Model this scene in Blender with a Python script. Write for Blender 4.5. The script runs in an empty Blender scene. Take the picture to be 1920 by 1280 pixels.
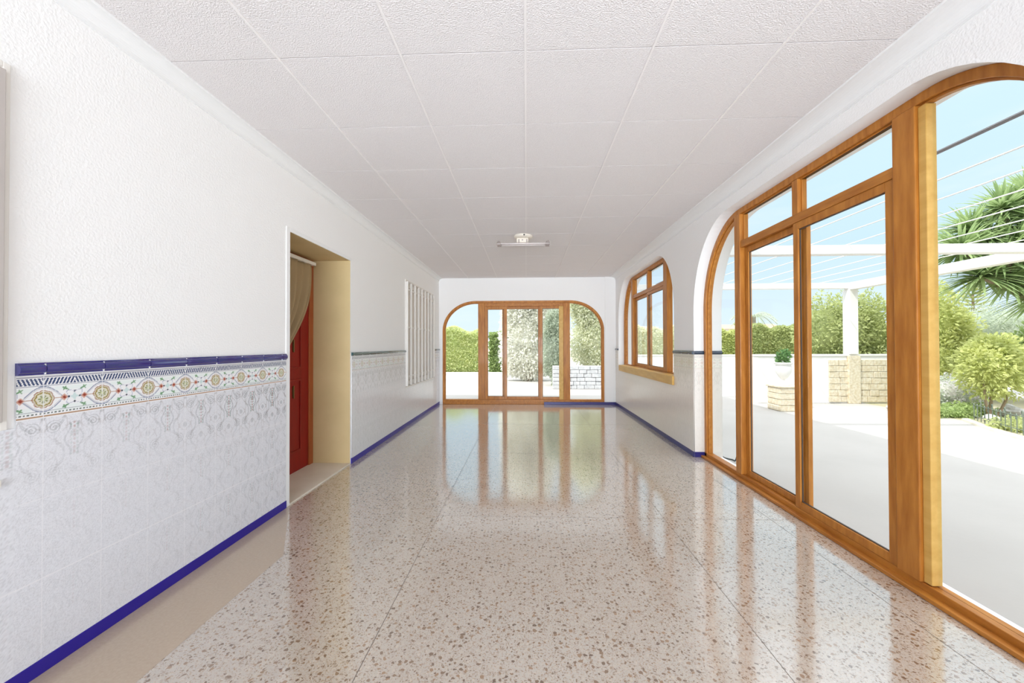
import bpy, bmesh, math, random
import numpy as np
from mathutils import Vector, Matrix
from mathutils.geometry import tessellate_polygon

C = bpy.context.scene.collection
sc = bpy.context.scene
H = 1.22            # camera height
L, R = -1.82, 1.83  # inner faces of the long walls
FX = 1.97           # window plane in the right wall
RO = 2.13           # outer face of the right wall
YF, YB = 7.95, -4.6  # far wall, back wall
ZC = 2.62           # ceiling
G = -0.03           # terrace level

# ------------------------------------------------------------------ camera
cam = bpy.data.objects.new('camera', bpy.data.cameras.new('camera'))
C.objects.link(cam)
cam.data.sensor_width = 36
cam.data.lens = 13.5
cam.data.clip_start = 0.02
cam.data.clip_end = 400
cam.matrix_world = (Matrix.Translation((0, 0, H)) @ Matrix.Rotation(math.radians(2.13), 4, 'Z')
                    @ Matrix.Rotation(math.radians(90.57), 4, 'X') @ Matrix.Rotation(math.radians(-0.15), 4, 'Z'))
sc.camera = cam

# ------------------------------------------------------------------ view, world, light
vs = sc.view_settings
vs.view_transform = 'Standard'
vs.look = 'None'
vs.exposure = 0.46
vs.gamma = 1
vs.use_curve_mapping = False
sc.cycles.max_bounces = 14
sc.cycles.diffuse_bounces = 10
sc.cycles.glossy_bounces = 5
sc.cycles.transparent_max_bounces = 24
sc.cycles.sample_clamp_indirect = 6
sc.cycles.use_denoising = True


def build_world():
    w = bpy.data.worlds.new('sky')
    sc.world = w
    w.use_nodes = True
    nt = w.node_tree
    n, l = nt.nodes, nt.links
    n.clear()
    out = n.new('ShaderNodeOutputWorld')
    bg = n.new('ShaderNodeBackground')
    tc = n.new('ShaderNodeTexCoord')
    sep = n.new('ShaderNodeSeparateXYZ')
    l.new(tc.outputs['Generated'], sep.inputs[0])
    ramp = n.new('ShaderNodeValToRGB')
    e = ramp.color_ramp.elements
    e[0].position = 0.0
    e[0].color = (0.64, 0.72, 0.80, 1)
    e[1].position = 1.0
    e[1].color = (0.88, 0.91, 0.97, 1)
    for p, c in ((0.06, (0.61, 0.72, 0.82, 1)), (0.2, (0.52, 0.68, 0.80, 1)), (0.38, (0.54, 0.70, 0.81, 1)),
                 (0.48, (0.66, 0.75, 0.84, 1)), (0.62, (0.90, 0.92, 0.96, 1))):
        q = e.new(p)
        q.color = c
    l.new(sep.outputs['Z'], ramp.inputs[0])
    mp = n.new('ShaderNodeMapping')
    mp.inputs['Scale'].default_value = (1.2, 1.2, 5.5)
    mp.inputs['Location'].default_value = (0.35, 0.1, 0.2)
    l.new(tc.outputs['Generated'], mp.inputs[0])
    nz = n.new('ShaderNodeTexNoise')
    nz.inputs['Scale'].default_value = 1.7
    nz.inputs['Detail'].default_value = 5
    nz.inputs['Roughness'].default_value = 0.5
    l.new(mp.outputs[0], nz.inputs['Vector'])
    cr = n.new('ShaderNodeValToRGB')
    cr.color_ramp.elements[0].position = 0.48
    cr.color_ramp.elements[0].color = (0, 0, 0, 1)
    cr.color_ramp.elements[1].position = 0.72
    cr.color_ramp.elements[1].color = (0.8, 0.8, 0.8, 1)
    l.new(nz.outputs[0], cr.inputs[0])
    mx = n.new('ShaderNodeMixRGB')
    mx.inputs[2].default_value = (0.75, 0.79, 0.83, 1)
    l.new(cr.outputs[0], mx.inputs[0])
    l.new(ramp.outputs[0], mx.inputs[1])
    l.new(mx.outputs[0], bg.inputs[0])
    # sky overhead, above the view, boosted to bring more light into the room
    hi = n.new('ShaderNodeMapRange')
    hi.inputs['From Min'].default_value = 0.45
    hi.inputs['From Max'].default_value = 0.75
    hi.inputs['To Min'].default_value = 1.0
    hi.inputs['To Max'].default_value = 2.7
    l.new(sep.outputs['Z'], hi.inputs[0])
    l.new(hi.outputs[0], bg.inputs[1])
    l.new(bg.outputs[0], out.inputs[0])


build_world()


def area(name, loc, rot, sx, sy, energy, color=(1, 1, 1), spread=180):
    d = bpy.data.lights.new(name, 'AREA')
    d.shape = 'RECTANGLE'
    d.size, d.size_y, d.energy, d.color = sx, sy, energy, color
    d.spread = math.radians(spread)
    o = bpy.data.objects.new(name, d)
    o.location = loc
    o.rotation_euler = [math.radians(a) for a in rot]
    C.objects.link(o)
    return o


sun = bpy.data.lights.new('sun', 'SUN')
sun.energy = 2.6
sun.color = (1.0, 0.965, 0.90)
sun.angle = math.radians(0.6)
so = bpy.data.objects.new('sun', sun)
so.rotation_euler = Vector((0.60, 0.34, -0.89)).to_track_quat('-Z', 'Y').to_euler()
so.location = (0, 0, 12)
C.objects.link(so)
# added fill lights behind the camera that brighten the room: back, side, overhead
area('fill_back', (0.0, YB + 0.08, 1.35), (105, 0, 0), 3.3, 2.2, 158, (0.84, 0.92, 1.0), 80)
area('fill_side', (R - 0.03, -1.1, 1.35), (0, 90, 0), 2.2, 3.6, 8, (0.86, 0.93, 1.0))
area('fill_overhead', (0.0, -1.7, ZC - 0.06), (0, 0, 0), 2.4, 2.4, 9, (0.92, 0.95, 1.0))

# ------------------------------------------------------------------ materials
MATS = {}


def mat(name, col, rough=0.6, spec=0.5, metal=0.0, coat=0.0, bump=0.0, bscale=60.0, vary=None, vscale=8.0,
        stretch=None, trans=0.0):
    if name in MATS:
        return MATS[name]
    m = bpy.data.materials.new(name)
    m.use_nodes = True
    nt = m.node_tree
    n, l = nt.nodes, nt.links
    b = n['Principled BSDF']
    b.inputs['Base Color'].default_value = (*col, 1)
    b.inputs['Roughness'].default_value = rough
    b.inputs['Specular IOR Level'].default_value = spec
    b.inputs['Metallic'].default_value = metal
    b.inputs['Coat Weight'].default_value = coat
    b.inputs['Coat Roughness'].default_value = 0.06
    if bump or vary:
        tc = n.new('ShaderNodeTexCoord')
        mp = n.new('ShaderNodeMapping')
        if stretch:
            mp.inputs['Scale'].default_value = stretch
        l.new(tc.outputs['Object'], mp.inputs[0])
    if vary:
        nz = n.new('ShaderNodeTexNoise')
        nz.inputs['Scale'].default_value = vscale
        nz.inputs['Detail'].default_value = 6
        l.new(mp.outputs[0], nz.inputs['Vector'])
        cr = n.new('ShaderNodeValToRGB')
        cr.color_ramp.elements[0].position = 0.3
        cr.color_ramp.elements[0].color = (*col, 1)
        cr.color_ramp.elements[1].position = 0.7
        cr.color_ramp.elements[1].color = (*vary, 1)
        l.new(nz.outputs[0], cr.inputs[0])
        l.new(cr.outputs[0], b.inputs['Base Color'])
    if bump:
        nb = n.new('ShaderNodeTexNoise')
        nb.inputs['Scale'].default_value = bscale
        nb.inputs['Detail'].default_value = 3
        l.new(mp.outputs[0], nb.inputs['Vector'])
        bp = n.new('ShaderNodeBump')
        bp.inputs['Strength'].default_value = bump
        bp.inputs['Distance'].default_value = 0.01
        l.new(nb.outputs[0], bp.inputs['Height'])
        l.new(bp.outputs[0], b.inputs['Normal'])
    if trans:
        t = n.new('ShaderNodeBsdfTranslucent')
        t.inputs[0].default_value = (*[min(1, c * 1.25) for c in col], 1)
        mx = n.new('ShaderNodeMixShader')
        mx.inputs[0].default_value = trans
        l.new(b.outputs[0], mx.inputs[1])
        l.new(t.outputs[0], mx.inputs[2])
        l.new(mx.outputs[0], n['Material Output'].inputs[0])
    MATS[name] = m
    return m


PLASTER = mat('white_plaster', (0.90, 0.895, 0.89), 0.75, 0.25, bump=0.22, bscale=95)
REVEAL = mat('reveal_plaster', (0.86, 0.86, 0.86), 0.75, 0.25, bump=0.1, bscale=60)
OCHRE = mat('beige_reveal_paint', (0.64, 0.50, 0.27), 0.6, 0.3, vary=(0.58, 0.45, 0.235), vscale=3)
CEIL = mat('ceiling_board', (0.82, 0.79, 0.79), 0.9, 0.1, bump=0.5, bscale=160, vary=(0.775, 0.745, 0.745), vscale=110)
CORN = mat('cornice_plaster', (0.84, 0.84, 0.84), 0.7, 0.2)
COBALT = mat('cobalt_glaze', (0.012, 0.010, 0.18), 0.07, 0.8, coat=1.0)
SKIRT = mat('cobalt_skirting', (0.022, 0.010, 0.27), 0.35, 0.4)
GROUT = mat('white_grout', (0.75, 0.74, 0.73), 0.8, 0.2)
WOOD = mat('varnished_pine', (0.38, 0.13, 0.018), 0.38, 0.3, coat=0.08, vary=(0.56, 0.23, 0.040), vscale=5,
           stretch=(6, 6, 0.9))
WOODH = mat('varnished_pine_rail', (0.37, 0.125, 0.018), 0.38, 0.3, coat=0.08, vary=(0.54, 0.22, 0.038), vscale=5,
            stretch=(6, 0.9, 6))
GOLD = mat('honey_pine', (0.72, 0.45, 0.13), 0.4, 0.3, coat=0.08, vary=(0.60, 0.34, 0.08), vscale=4, stretch=(5, 0.8, 5))
DARKSEAL = mat('dark_glazing_seal', (0.09, 0.07, 0.06), 0.5)
STEEL = mat('brushed_steel', (0.55, 0.55, 0.55), 0.3, metal=1.0)
RED = mat('red_brown_door', (0.30, 0.010, 0.006), 0.45, 0.3, vary=(0.24, 0.008, 0.005), vscale=4, stretch=(6, 6, 0.7))
DFRAME = mat('orange_brown_door_frame', (0.42, 0.11, 0.028), 0.4, 0.4, vary=(0.34, 0.08, 0.02), vscale=4,
             stretch=(6, 6, 0.7))
CLOTH = mat('gold_brown_curtain', (0.46, 0.34, 0.19), 0.8, 0.2, trans=0.15)
BRASS = mat('dark_brass', (0.20, 0.13, 0.05), 0.4, metal=0.8)
MARBLE = mat('cream_stone_threshold', (0.74, 0.69, 0.58), 0.45, 0.4, vary=(0.68, 0.63, 0.52), vscale=5)
IRONW = mat('white_painted_iron', (0.80, 0.77, 0.73), 0.5, 0.4)
IRONG = mat('warm_grey_painted_iron', (0.50, 0.455, 0.43), 0.5, 0.4)
SHUT = mat('beige_shutter', (0.74, 0.69, 0.64), 0.7, 0.2)
LAMPW = mat('cream_lamp_enamel', (0.78, 0.72, 0.63), 0.35, 0.5)
LAMPC = mat('lamp_clip_grey', (0.34, 0.29, 0.27), 0.4, 0.5)
TUBE = mat('frosted_tube_glass', (0.72, 0.66, 0.65), 0.25, 0.5)
DARK = mat('dark_hole', (0.06, 0.05, 0.045), 0.6)
PAVE = mat('terrace_concrete', (0.47, 0.445, 0.42), 0.85, 0.15, bump=0.2, bscale=18, vary=(0.435, 0.41, 0.387), vscale=1.3)
WHITE = mat('white_masonry_paint', (0.78, 0.77, 0.75), 0.8, 0.2, bump=0.1, bscale=40)
BEIGEW = mat('cream_masonry_paint', (0.80, 0.74, 0.60), 0.8, 0.2)
STONE = mat('pale_stone_cladding', (0.60, 0.50, 0.34), 0.85, 0.15, bump=0.9, bscale=24, vary=(0.74, 0.68, 0.56), vscale=22)
ROCK = mat('pale_rock', (0.62, 0.60, 0.58), 0.9, 0.1, bump=0.9, bscale=15, vary=(0.46, 0.44, 0.43), vscale=9)
SOIL = mat('garden_soil', (0.50, 0.44, 0.33), 0.95, 0.1, bump=0.5, bscale=20, vary=(0.40, 0.38, 0.24), vscale=2)
BARK = mat('grey_bark', (0.34, 0.26, 0.19), 0.9, 0.1, bump=0.8, bscale=30)
WIRE = mat('white_wire', (0.80, 0.79, 0.76), 0.5)
DWIRE = mat('grey_wire', (0.22, 0.21, 0.22), 0.5)
RAILM = mat('verdigris_iron', (0.15, 0.18, 0.14), 0.6, 0.3)
BLACK = mat('black_rubber', (0.025, 0.03, 0.03), 0.5)
TERRA = mat('terracotta_roof', (0.62, 0.36, 0.26), 0.9, 0.1)
FARHILL = mat('hazy_hill', (0.45, 0.50, 0.50), 0.95, 0.05, vary=(0.52, 0.54, 0.44), vscale=0.4)


def leafmat(name, a, b):
    return mat(name, a, 0.55, 0.25, vary=b, vscale=3.5, trans=0.35)


LF_YG = leafmat('yellow_green_leaf', (0.66, 0.68, 0.30), (0.46, 0.52, 0.20))
LF_G = leafmat('mid_green_leaf', (0.36, 0.46, 0.18), (0.46, 0.54, 0.24))
LF_OL = leafmat('olive_leaf', (0.52, 0.56, 0.26), (0.38, 0.43, 0.20))
LF_GR = leafmat('grey_green_leaf', (0.56, 0.60, 0.48), (0.42, 0.48, 0.38))
LF_DK = leafmat('deep_green_leaf', (0.12, 0.24, 0.09), (0.20, 0.34, 0.12))
LF_PL = leafmat('pale_green_leaf', (0.80, 0.80, 0.64), (0.64, 0.66, 0.49))
LF_WH = leafmat('bleached_leaf', (0.90, 0.88, 0.79), (0.76, 0.75, 0.64))
LF_HD = leafmat('pale_yellow_green_leaf', (0.72, 0.74, 0.42), (0.52, 0.60, 0.28))
LF_YU = leafmat('yucca_leaf', (0.40, 0.50, 0.24), (0.24, 0.34, 0.15))
LF_FL = leafmat('white_flower_petal', (0.85, 0.83, 0.80), (0.72, 0.66, 0.70))


def glass_material(name, tint, refl):
    m = bpy.data.materials.new(name)
    m.use_nodes = True
    nt = m.node_tree
    n, l = nt.nodes, nt.links
    n.clear()
    out = n.new('ShaderNodeOutputMaterial')
    t = n.new('ShaderNodeBsdfTransparent')
    t.inputs[0].default_value = (*tint, 1)
    g = n.new('ShaderNodeBsdfGlossy')
    g.inputs['Roughness'].default_value = 0.01
    # Schlick reflectance from the angle alone, the same on both faces of the pane
    fr = n.new('ShaderNodeLayerWeight')
    fr.inputs[0].default_value = 0.5
    pw = n.new('ShaderNodeMath')
    pw.operation = 'POWER'
    pw.inputs[1].default_value = 5
    l.new(fr.outputs['Facing'], pw.inputs[0])
    mu = n.new('ShaderNodeMath')
    mu.operation = 'MULTIPLY_ADD'
    mu.inputs[1].default_value = 0.6 * refl
    mu.inputs[2].default_value = 0.001 * refl
    l.new(pw.outputs[0], mu.inputs[0])
    mx = n.new('ShaderNodeMixShader')
    l.new(mu.outputs[0], mx.inputs[0])
    l.new(t.outputs[0], mx.inputs[1])
    l.new(g.outputs[0], mx.inputs[2])
    l.new(mx.outputs[0], out.inputs[0])
    return m


GLASS = glass_material('window_glass', (0.97, 0.985, 0.98), 1.0)


def terrazzo():
    m = bpy.data.materials.new('polished_terrazzo')
    m.use_nodes = True
    nt = m.node_tree
    n, l = nt.nodes, nt.links
    b = n['Principled BSDF']
    tc = n.new('ShaderNodeTexCoord')
    base = n.new('ShaderNodeTexNoise')
    base.inputs['Scale'].default_value = 1.1
    base.inputs['Detail'].default_value = 2
    l.new(tc.outputs['Object'], base.inputs['Vector'])
    br = n.new('ShaderNodeValToRGB')
    br.color_ramp.elements[0].position = 0.35
    br.color_ramp.elements[0].color = (0.54, 0.475, 0.41, 1)
    br.color_ramp.elements[1].position = 0.65
    br.color_ramp.elements[1].color = (0.56, 0.51, 0.455, 1)
    l.new(base.outputs[0], br.inputs[0])
    # distort the chip field a little so chips are not round
    dn = n.new('ShaderNodeTexNoise')
    dn.inputs['Scale'].default_value = 55
    l.new(tc.outputs['Object'], dn.inputs['Vector'])
    sc_ = n.new('ShaderNodeVectorMath')
    sc_.operation = 'SCALE'
    sc_.inputs['Scale'].default_value = 0.02
    l.new(dn.outputs['Color'], sc_.inputs[0])
    ad = n.new('ShaderNodeVectorMath')
    ad.operation = 'ADD'
    l.new(tc.outputs['Object'], ad.inputs[0])
    l.new(sc_.outputs[0], ad.inputs[1])
    prev = br.outputs[0]
    for scale, thr, cols in ((190, 0.42, ((0.34, 0.24, 0.16), (0.66, 0.57, 0.47))),
                             (105, 0.31, ((0.22, 0.15, 0.10), (0.64, 0.56, 0.48))),
                             (46, 0.205, ((0.15, 0.10, 0.07), (0.36, 0.23, 0.14)))):
        v = n.new('ShaderNodeTexVoronoi')
        v.voronoi_dimensions = '2D'
        v.inputs['Scale'].default_value = scale
        l.new(ad.outputs[0], v.inputs['Vector'])
        sp = n.new('ShaderNodeSeparateColor')
        l.new(v.outputs['Color'], sp.inputs[0])
        # chip where F1 distance < random * thr
        mul = n.new('ShaderNodeMath')
        mul.operation = 'MULTIPLY_ADD'
        l.new(sp.outputs[0], mul.inputs[0])
        mul.inputs[1].default_value = 0.62
        mul.inputs[2].default_value = thr - 0.45
        lt = n.new('ShaderNodeMath')
        lt.operation = 'LESS_THAN'
        l.new(v.outputs['Distance'], lt.inputs[0])
        l.new(mul.outputs[0], lt.inputs[1])
        cr = n.new('ShaderNodeValToRGB')
        cr.color_ramp.elements[0].color = (*cols[0], 1)
        cr.color_ramp.elements[1].color = (*cols[1], 1)
        l.new(sp.outputs[1], cr.inputs[0])
        mx = n.new('ShaderNodeMixRGB')
        l.new(lt.outputs[0], mx.inputs[0])
        l.new(prev, mx.inputs[1])
        l.new(cr.outputs[0], mx.inputs[2])
        prev = mx.outputs[0]
    l.new(prev, b.inputs['Base Color'])
    b.inputs['Roughness'].default_value = 0.13
    b.inputs['Specular IOR Level'].default_value = 0.8
    b.inputs['Coat Weight'].default_value = 1.0
    b.inputs['Coat IOR'].default_value = 1.95
    b.inputs['Coat Roughness'].default_value = 0.11
    # faint hand-polished waviness
    wn = n.new('ShaderNodeTexNoise')
    wn.inputs['Scale'].default_value = 9
    l.new(tc.outputs['Object'], wn.inputs['Vector'])
    bp = n.new('ShaderNodeBump')
    bp.inputs['Strength'].default_value = 0.05
    bp.inputs['Distance'].default_value = 0.01
    l.new(wn.outputs[0], bp.inputs['Height'])
    l.new(bp.outputs[0], b.inputs['Normal'])
    l.new(bp.outputs[0], b.inputs['Coat Normal'])
    return m


def tile_material(name, tint):
    """glazed tile whose painted ornament is stored per vertex in the mesh (built by dado_panel)"""
    m = bpy.data.materials.new(name)
    m.use_nodes = True
    nt = m.node_tree
    n, l = nt.nodes, nt.links
    b = n['Principled BSDF']
    at = n.new('ShaderNodeAttribute')
    at.attribute_name = 'ornament'
    mx = n.new('ShaderNodeMixRGB')
    mx.blend_type = 'MULTIPLY'
    mx.inputs[0].default_value = 1
    mx.inputs[2].default_value = (*tint, 1)
    l.new(at.outputs['Color'], mx.inputs[1])
    l.new(mx.outputs[0], b.inputs['Base Color'])
    b.inputs['Roughness'].default_value = 0.22
    b.inputs['Specular IOR Level'].default_value = 0.5
    return m


TERRAZZO = terrazzo()
TILE_L = tile_material('painted_wall_tile', (1.0, 1.0, 1.02))
TILE_R = tile_material('painted_wall_tile_cream', (1.0, 0.95, 0.88))

# ------------------------------------------------------------------ mesh helpers


def link_mesh(name, me, m, parent=None):
    o = bpy.data.objects.new(name, me)
    C.objects.link(o)
    ms = m if isinstance(m, (list, tuple)) else [m]
    for x in ms:
        me.materials.append(x)
    if parent is not None:
        o.parent = parent
    return o


class MB:
    def __init__(self):
        self.v, self.f, self.mi = [], [], []

    def add(self, vs_, fs, mi=0):
        k = len(self.v)
        self.v += [tuple(p) for p in vs_]
        self.f += [tuple(i + k for i in f) for f in fs]
        self.mi += [mi] * len(fs)

    def box(self, x0, x1, y0, y1, z0, z1, mi=0):
        if x0 > x1: x0, x1 = x1, x0
        if y0 > y1: y0, y1 = y1, y0
        if z0 > z1: z0, z1 = z1, z0
        v = [(x0, y0, z0), (x1, y0, z0), (x1, y1, z0), (x0, y1, z0), (x0, y0, z1), (x1, y0, z1), (x1, y1, z1), (x0, y1, z1)]
        self.add(v, [(0, 3, 2, 1), (4, 5, 6, 7), (0, 1, 5, 4), (1, 2, 6, 5), (2, 3, 7, 6), (3, 0, 4, 7)], mi)

    def tube(self, pts, r, seg=8, caps=True, mi=0):
        pts = [Vector(p) for p in pts]
        rs = r if isinstance(r, (list, tuple)) else [r] * len(pts)
        rings = []
        up = Vector((0, 0, 1))
        for i, p in enumerate(pts):
            d = (pts[min(i + 1, len(pts) - 1)] - pts[max(i - 1, 0)]).normalized()
            a = d.cross(up)
            if a.length < 1e-4:
                a = d.cross(Vector((1, 0, 0)))
            a.normalize()
            b = a.cross(d).normalized()
            rings.append([p + (a * math.cos(t) + b * math.sin(t)) * rs[i] for t in
                          [2 * math.pi * k / seg for k in range(seg)]])
        v = [q for ring in rings for q in ring]
        f = []
        for i in range(len(pts) - 1):
            for k in range(seg):
                k2 = (k + 1) % seg
                f.append((i * seg + k, i * seg + k2, (i + 1) * seg + k2, (i + 1) * seg + k))
        if caps:
            f.append(tuple(range(seg - 1, -1, -1)))
            f.append(tuple((len(pts) - 1) * seg + k for k in range(seg)))
        self.add(v, f, mi)

    def lathe(self, prof, cx, cy, seg=28, mi=0):
        v = [(cx + r * math.cos(2 * math.pi * k / seg), cy + r * math.sin(2 * math.pi * k / seg), z)
             for r, z in prof for k in range(seg)]
        f = []
        for i in range(len(prof) - 1):
            for k in range(seg):
                k2 = (k + 1) % seg
                f.append((i * seg + k, i * seg + k2, (i + 1) * seg + k2, (i + 1) * seg + k))
        f.append(tuple(range(seg)))
        f.append(tuple((len(prof) - 1) * seg + k for k in range(seg)))
        self.add(v, f, mi)

    def strip(self, outer, inner, mapper, t0, t1, mi=0):
        """solid band between two open 2D polylines, thickness t0..t1 on the third axis"""
        n = len(outer)
        v = []
        for o, i in zip(outer, inner):
            v += [mapper(*o, t0), mapper(*i, t0), mapper(*i, t1), mapper(*o, t1)]
        f = []
        for k in range(n - 1):
            a, b = 4 * k, 4 * (k + 1)
            for j in range(4):
                j2 = (j + 1) % 4
                f.append((a + j, a + j2, b + j2, b + j))
        f.append((0, 1, 2, 3))
        f.append(tuple(4 * (n - 1) + j for j in (3, 2, 1, 0)))
        self.add(v, f, mi)

    def build(self, name, m, parent=None, bevel=0.0, smooth=False):
        me = bpy.data.meshes.new(name)
        me.from_pydata(self.v, [], self.f)
        bm = bmesh.new()
        bm.from_mesh(me)
        bmesh.ops.recalc_face_normals(bm, faces=bm.faces)
        bm.to_mesh(me)
        bm.free()
        if isinstance(m, (list, tuple)):
            me.polygons.foreach_set('material_index', self.mi)
        o = link_mesh(name, me, m, parent)
        if smooth:
            me.polygons.foreach_set('use_smooth', [True] * len(me.polygons))
        if bevel:
            b = o.modifiers.new('bevel', 'BEVEL')
            b.width = bevel
            b.segments = 2
            b.limit_method = 'ANGLE'
        return o


def tag(o, label=None, cat=None, group=None, kind=None):
    if label: o['label'] = label
    if cat: o['category'] = cat
    if group: o['group'] = group
    if kind: o['kind'] = kind
    return o


def thing(name, loc, label, cat, group=None, kind=None):
    o = bpy.data.objects.new(name, None)
    o.empty_display_size = 0.1
    C.objects.link(o)
    o.location = loc
    bpy.context.view_layer.update()
    return tag(o, label, cat, group, kind)


def adopt(root, *kids):
    """parent keeping world position (root has no rotation or scale)"""
    for k in kids:
        k.parent = root
        k.location = Vector(k.location) - Vector(root.location)


def mapX(a, b, t):   # wall running along y: a=y, b=z, t=x
    return (t, a, b)


def mapY(a, b, t):   # wall running along x: a=x, b=z, t=y
    return (a, t, b)


def plate(mb, outline, holes, mapper, t0, t1, hole_mats=None, reveals=True):
    """slab with holes; faces at t0 and t1, edges, and the reveal of each hole in its own material slot"""
    polys = [[Vector((*p, 0)) for p in outline]] + [[Vector((*p, 0)) for p in h] for h in holes]
    tris = tessellate_polygon(polys)
    flat = [p for pl in polys for p in pl]
    for t in (t0, t1):
        mb.add([mapper(p.x, p.y, t) for p in flat], tris)
    for k, pl in enumerate([outline] + list(holes)):
        n = len(pl)
        mi = 0 if k == 0 or not hole_mats else hole_mats[k - 1]
        for i in range(n):
            a, b = pl[i], pl[(i + 1) % n]
            mb.add([mapper(*a, t0), mapper(*b, t0), mapper(*b, t1), mapper(*a, t1)], [(0, 1, 2, 3)], mi)


def build_flat(mb, name, m, parent=None):
    me = bpy.data.meshes.new(name)
    me.from_pydata(mb.v, [], mb.f)
    me.polygons.foreach_set('material_index', mb.mi)
    bm = bmesh.new()
    bm.from_mesh(me)
    bmesh.ops.remove_doubles(bm, verts=bm.verts, dist=1e-5)
    bmesh.ops.recalc_face_normals(bm, faces=bm.faces)
    bm.to_mesh(me)
    bm.free()
    return link_mesh(name, me, m, parent)


def rect(a0, a1, b0, b1):
    return [(a0, b0), (a1, b0), (a1, b1), (a0, b1)]


def arch(a0, a1, b0, b1, ra, rb, n=18):
    """opening with flat head and two quarter-ellipse shoulders; starts bottom left, clockwise over the top"""
    p = [(a0, b0)]
    for k in range(n + 1):
        t = math.pi - k * math.pi / 2 / n
        p.append((a0 + ra + ra * math.cos(t), b1 - rb + rb * math.sin(t)))
    for k in range(n + 1):
        t = math.pi / 2 - k * math.pi / 2 / n
        p.append((a1 - ra + ra * math.cos(t), b1 - rb + rb * math.sin(t)))
    p.append((a1, b0))
    return p


# ------------------------------------------------------------------ openings
BW = (1.22, 4.27, 0.0, 2.455, 0.72, 0.88)      # big window: y0,y1,z0,z1,ra,rb
SW = (4.83, 7.70, 0.80, 2.455, 0.62, 0.80)     # small window
FW = (-1.745, 1.60, 0.0, 2.145, 0.70, 0.62)    # far window: x0,x1,...
DR = (2.885, 3.905, 0.0, 2.10)                 # door recess, y0,y1,z0,z1
GW = (5.72, 7.42, 0.60, 2.20)                  # barred window far
GN = (0.10, 1.256, 0.95, 2.19)                 # barred window near

# floor
fb = MB()
fb.box(L - 0.01, FX, YB, YF + 0.12, -0.12, 0.0)
floor = fb.build('floor', TERRAZZO)
tag(floor, 'polished beige terrazzo floor with brown stone chips', 'floor', kind='structure')
jb = MB()
for x in (-0.634, 0.965, 1.70):
    jb.box(x - 0.0012, x + 0.0012, YB + 0.02, YF - 0.02, -0.002, 0.0006)
for y in (1.15, 2.75, 4.35, 5.95, 7.55):
    jb.box(-0.634, R - 0.02, y - 0.001, y + 0.001, -0.002, 0.0005)
o = jb.build('floor_joint', mat('floor_joint_grey', (0.16, 0.13, 0.11), 0.5), floor)
# smooth tan strip along the left wall, painting its blurred reflection in the floor
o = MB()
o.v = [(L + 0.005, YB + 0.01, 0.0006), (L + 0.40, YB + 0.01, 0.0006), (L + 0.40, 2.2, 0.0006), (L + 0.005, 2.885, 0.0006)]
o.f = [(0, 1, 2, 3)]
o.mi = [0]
o.build('floor_wall_reflection', mat('tan_wall_reflection', (0.50, 0.40, 0.30), 0.2, 0.5, coat=0.4, vary=(0.46, 0.36, 0.27), vscale=90), floor)

# walls
wb = MB()
plate(wb, rect(YB - 0.2, YF + 0.25, -0.14, 2.9), [rect(*DR), rect(*GW), rect(*GN)], mapX, L, L - 0.44, [1, 2, 2])
wl = build_flat(wb, 'wall_left', [PLASTER, OCHRE, REVEAL])
tag(wl, 'left wall of white rough plaster with a door recess and barred window', 'wall', kind='structure')
wb = MB()
plate(wb, rect(YB - 0.2, YF + 0.25, -0.14, 2.9), [arch(BW[0], BW[1], -0.001, BW[3], BW[4], BW[5]), arch(*SW)],
      mapX, R, RO, [1, 1])
wr = build_flat(wb, 'wall_right', [PLASTER, REVEAL])
tag(wr, 'right wall of white plaster pierced by two arched windows', 'wall', kind='structure')
wb = MB()
plate(wb, rect(L, R, -0.14, 2.9), [arch(FW[0], FW[1], -0.001, FW[3], FW[4], FW[5])], mapY, YF, YF + 0.24, [1])
wf = build_flat(wb, 'wall_far', [PLASTER, REVEAL])
tag(wf, 'far end wall of white plaster around the wide arched glazed opening', 'wall', kind='structure')
wb = MB()
wb.box(R - 0.215, R, YF - 0.025, YF, 0.0, ZC)
o = wb.build('corner_pilaster', PLASTER, wf)
wb = MB()
wb.box(L, R, YB - 0.2, YB, -0.14, 2.9)
wk = wb.build('wall_back', PLASTER)
tag(wk, 'white plaster back wall behind the viewpoint', 'wall', kind='structure')

# ceiling: boards 0.6 x 0.6 with a raised strip along the room and a fine groove across
cb = MB()
cb.box(L - 0.02, R + 0.02, YB - 0.02, YF + 0.02, ZC + 0.012, ZC + 0.05)
ceil = cb.build('ceiling', CEIL)
tag(ceil, 'ceiling of square pinkish white fibre boards with thin joints', 'ceiling', kind='structure')
cb = MB()
xs = [L] + [-1.2 + 0.6 * k for k in range(6)] + [R]
d0 = 1.815
ys = [YB] + [d0 + 0.6 * j for j in range(-10, 11) if YB < d0 + 0.6 * j < YF - 0.02] + [YF]
for a, b in zip(xs[:-1], xs[1:]):
    for c, d in zip(ys[:-1], ys[1:]):
        if b - a > 0.02 and d - c > 0.02:
            cb.box(a + 0.001, b - 0.001, c + 0.0028, d - 0.0028, ZC, ZC + 0.0125)
o = cb.build('ceiling_board', CEIL, ceil)
cb = MB()
for x in xs[1:-1]:
    cb.box(x - 0.005, x + 0.005, YB, YF, ZC - 0.006, ZC + 0.01)
cb.build('joint_strip', mat('ceiling_strip_white', (0.86, 0.83, 0.82), 0.6), ceil)
# roof mass above the ceiling and the rest of the house on the left
rb = MB()
rb.box(-6.0, RO - 0.01, YB - 0.2, YF + 0.25, 2.9, 3.9)
rb.box(-6.0, L - 0.44, YB - 0.2, YF + 0.25, G, 2.9)
o = rb.build('ceiling_roof_mass', WHITE)
o.name = 'trim_9'
tag(o, 'white roof and house mass above and beside the room', 'roof', kind='structure')

# cornices


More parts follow.
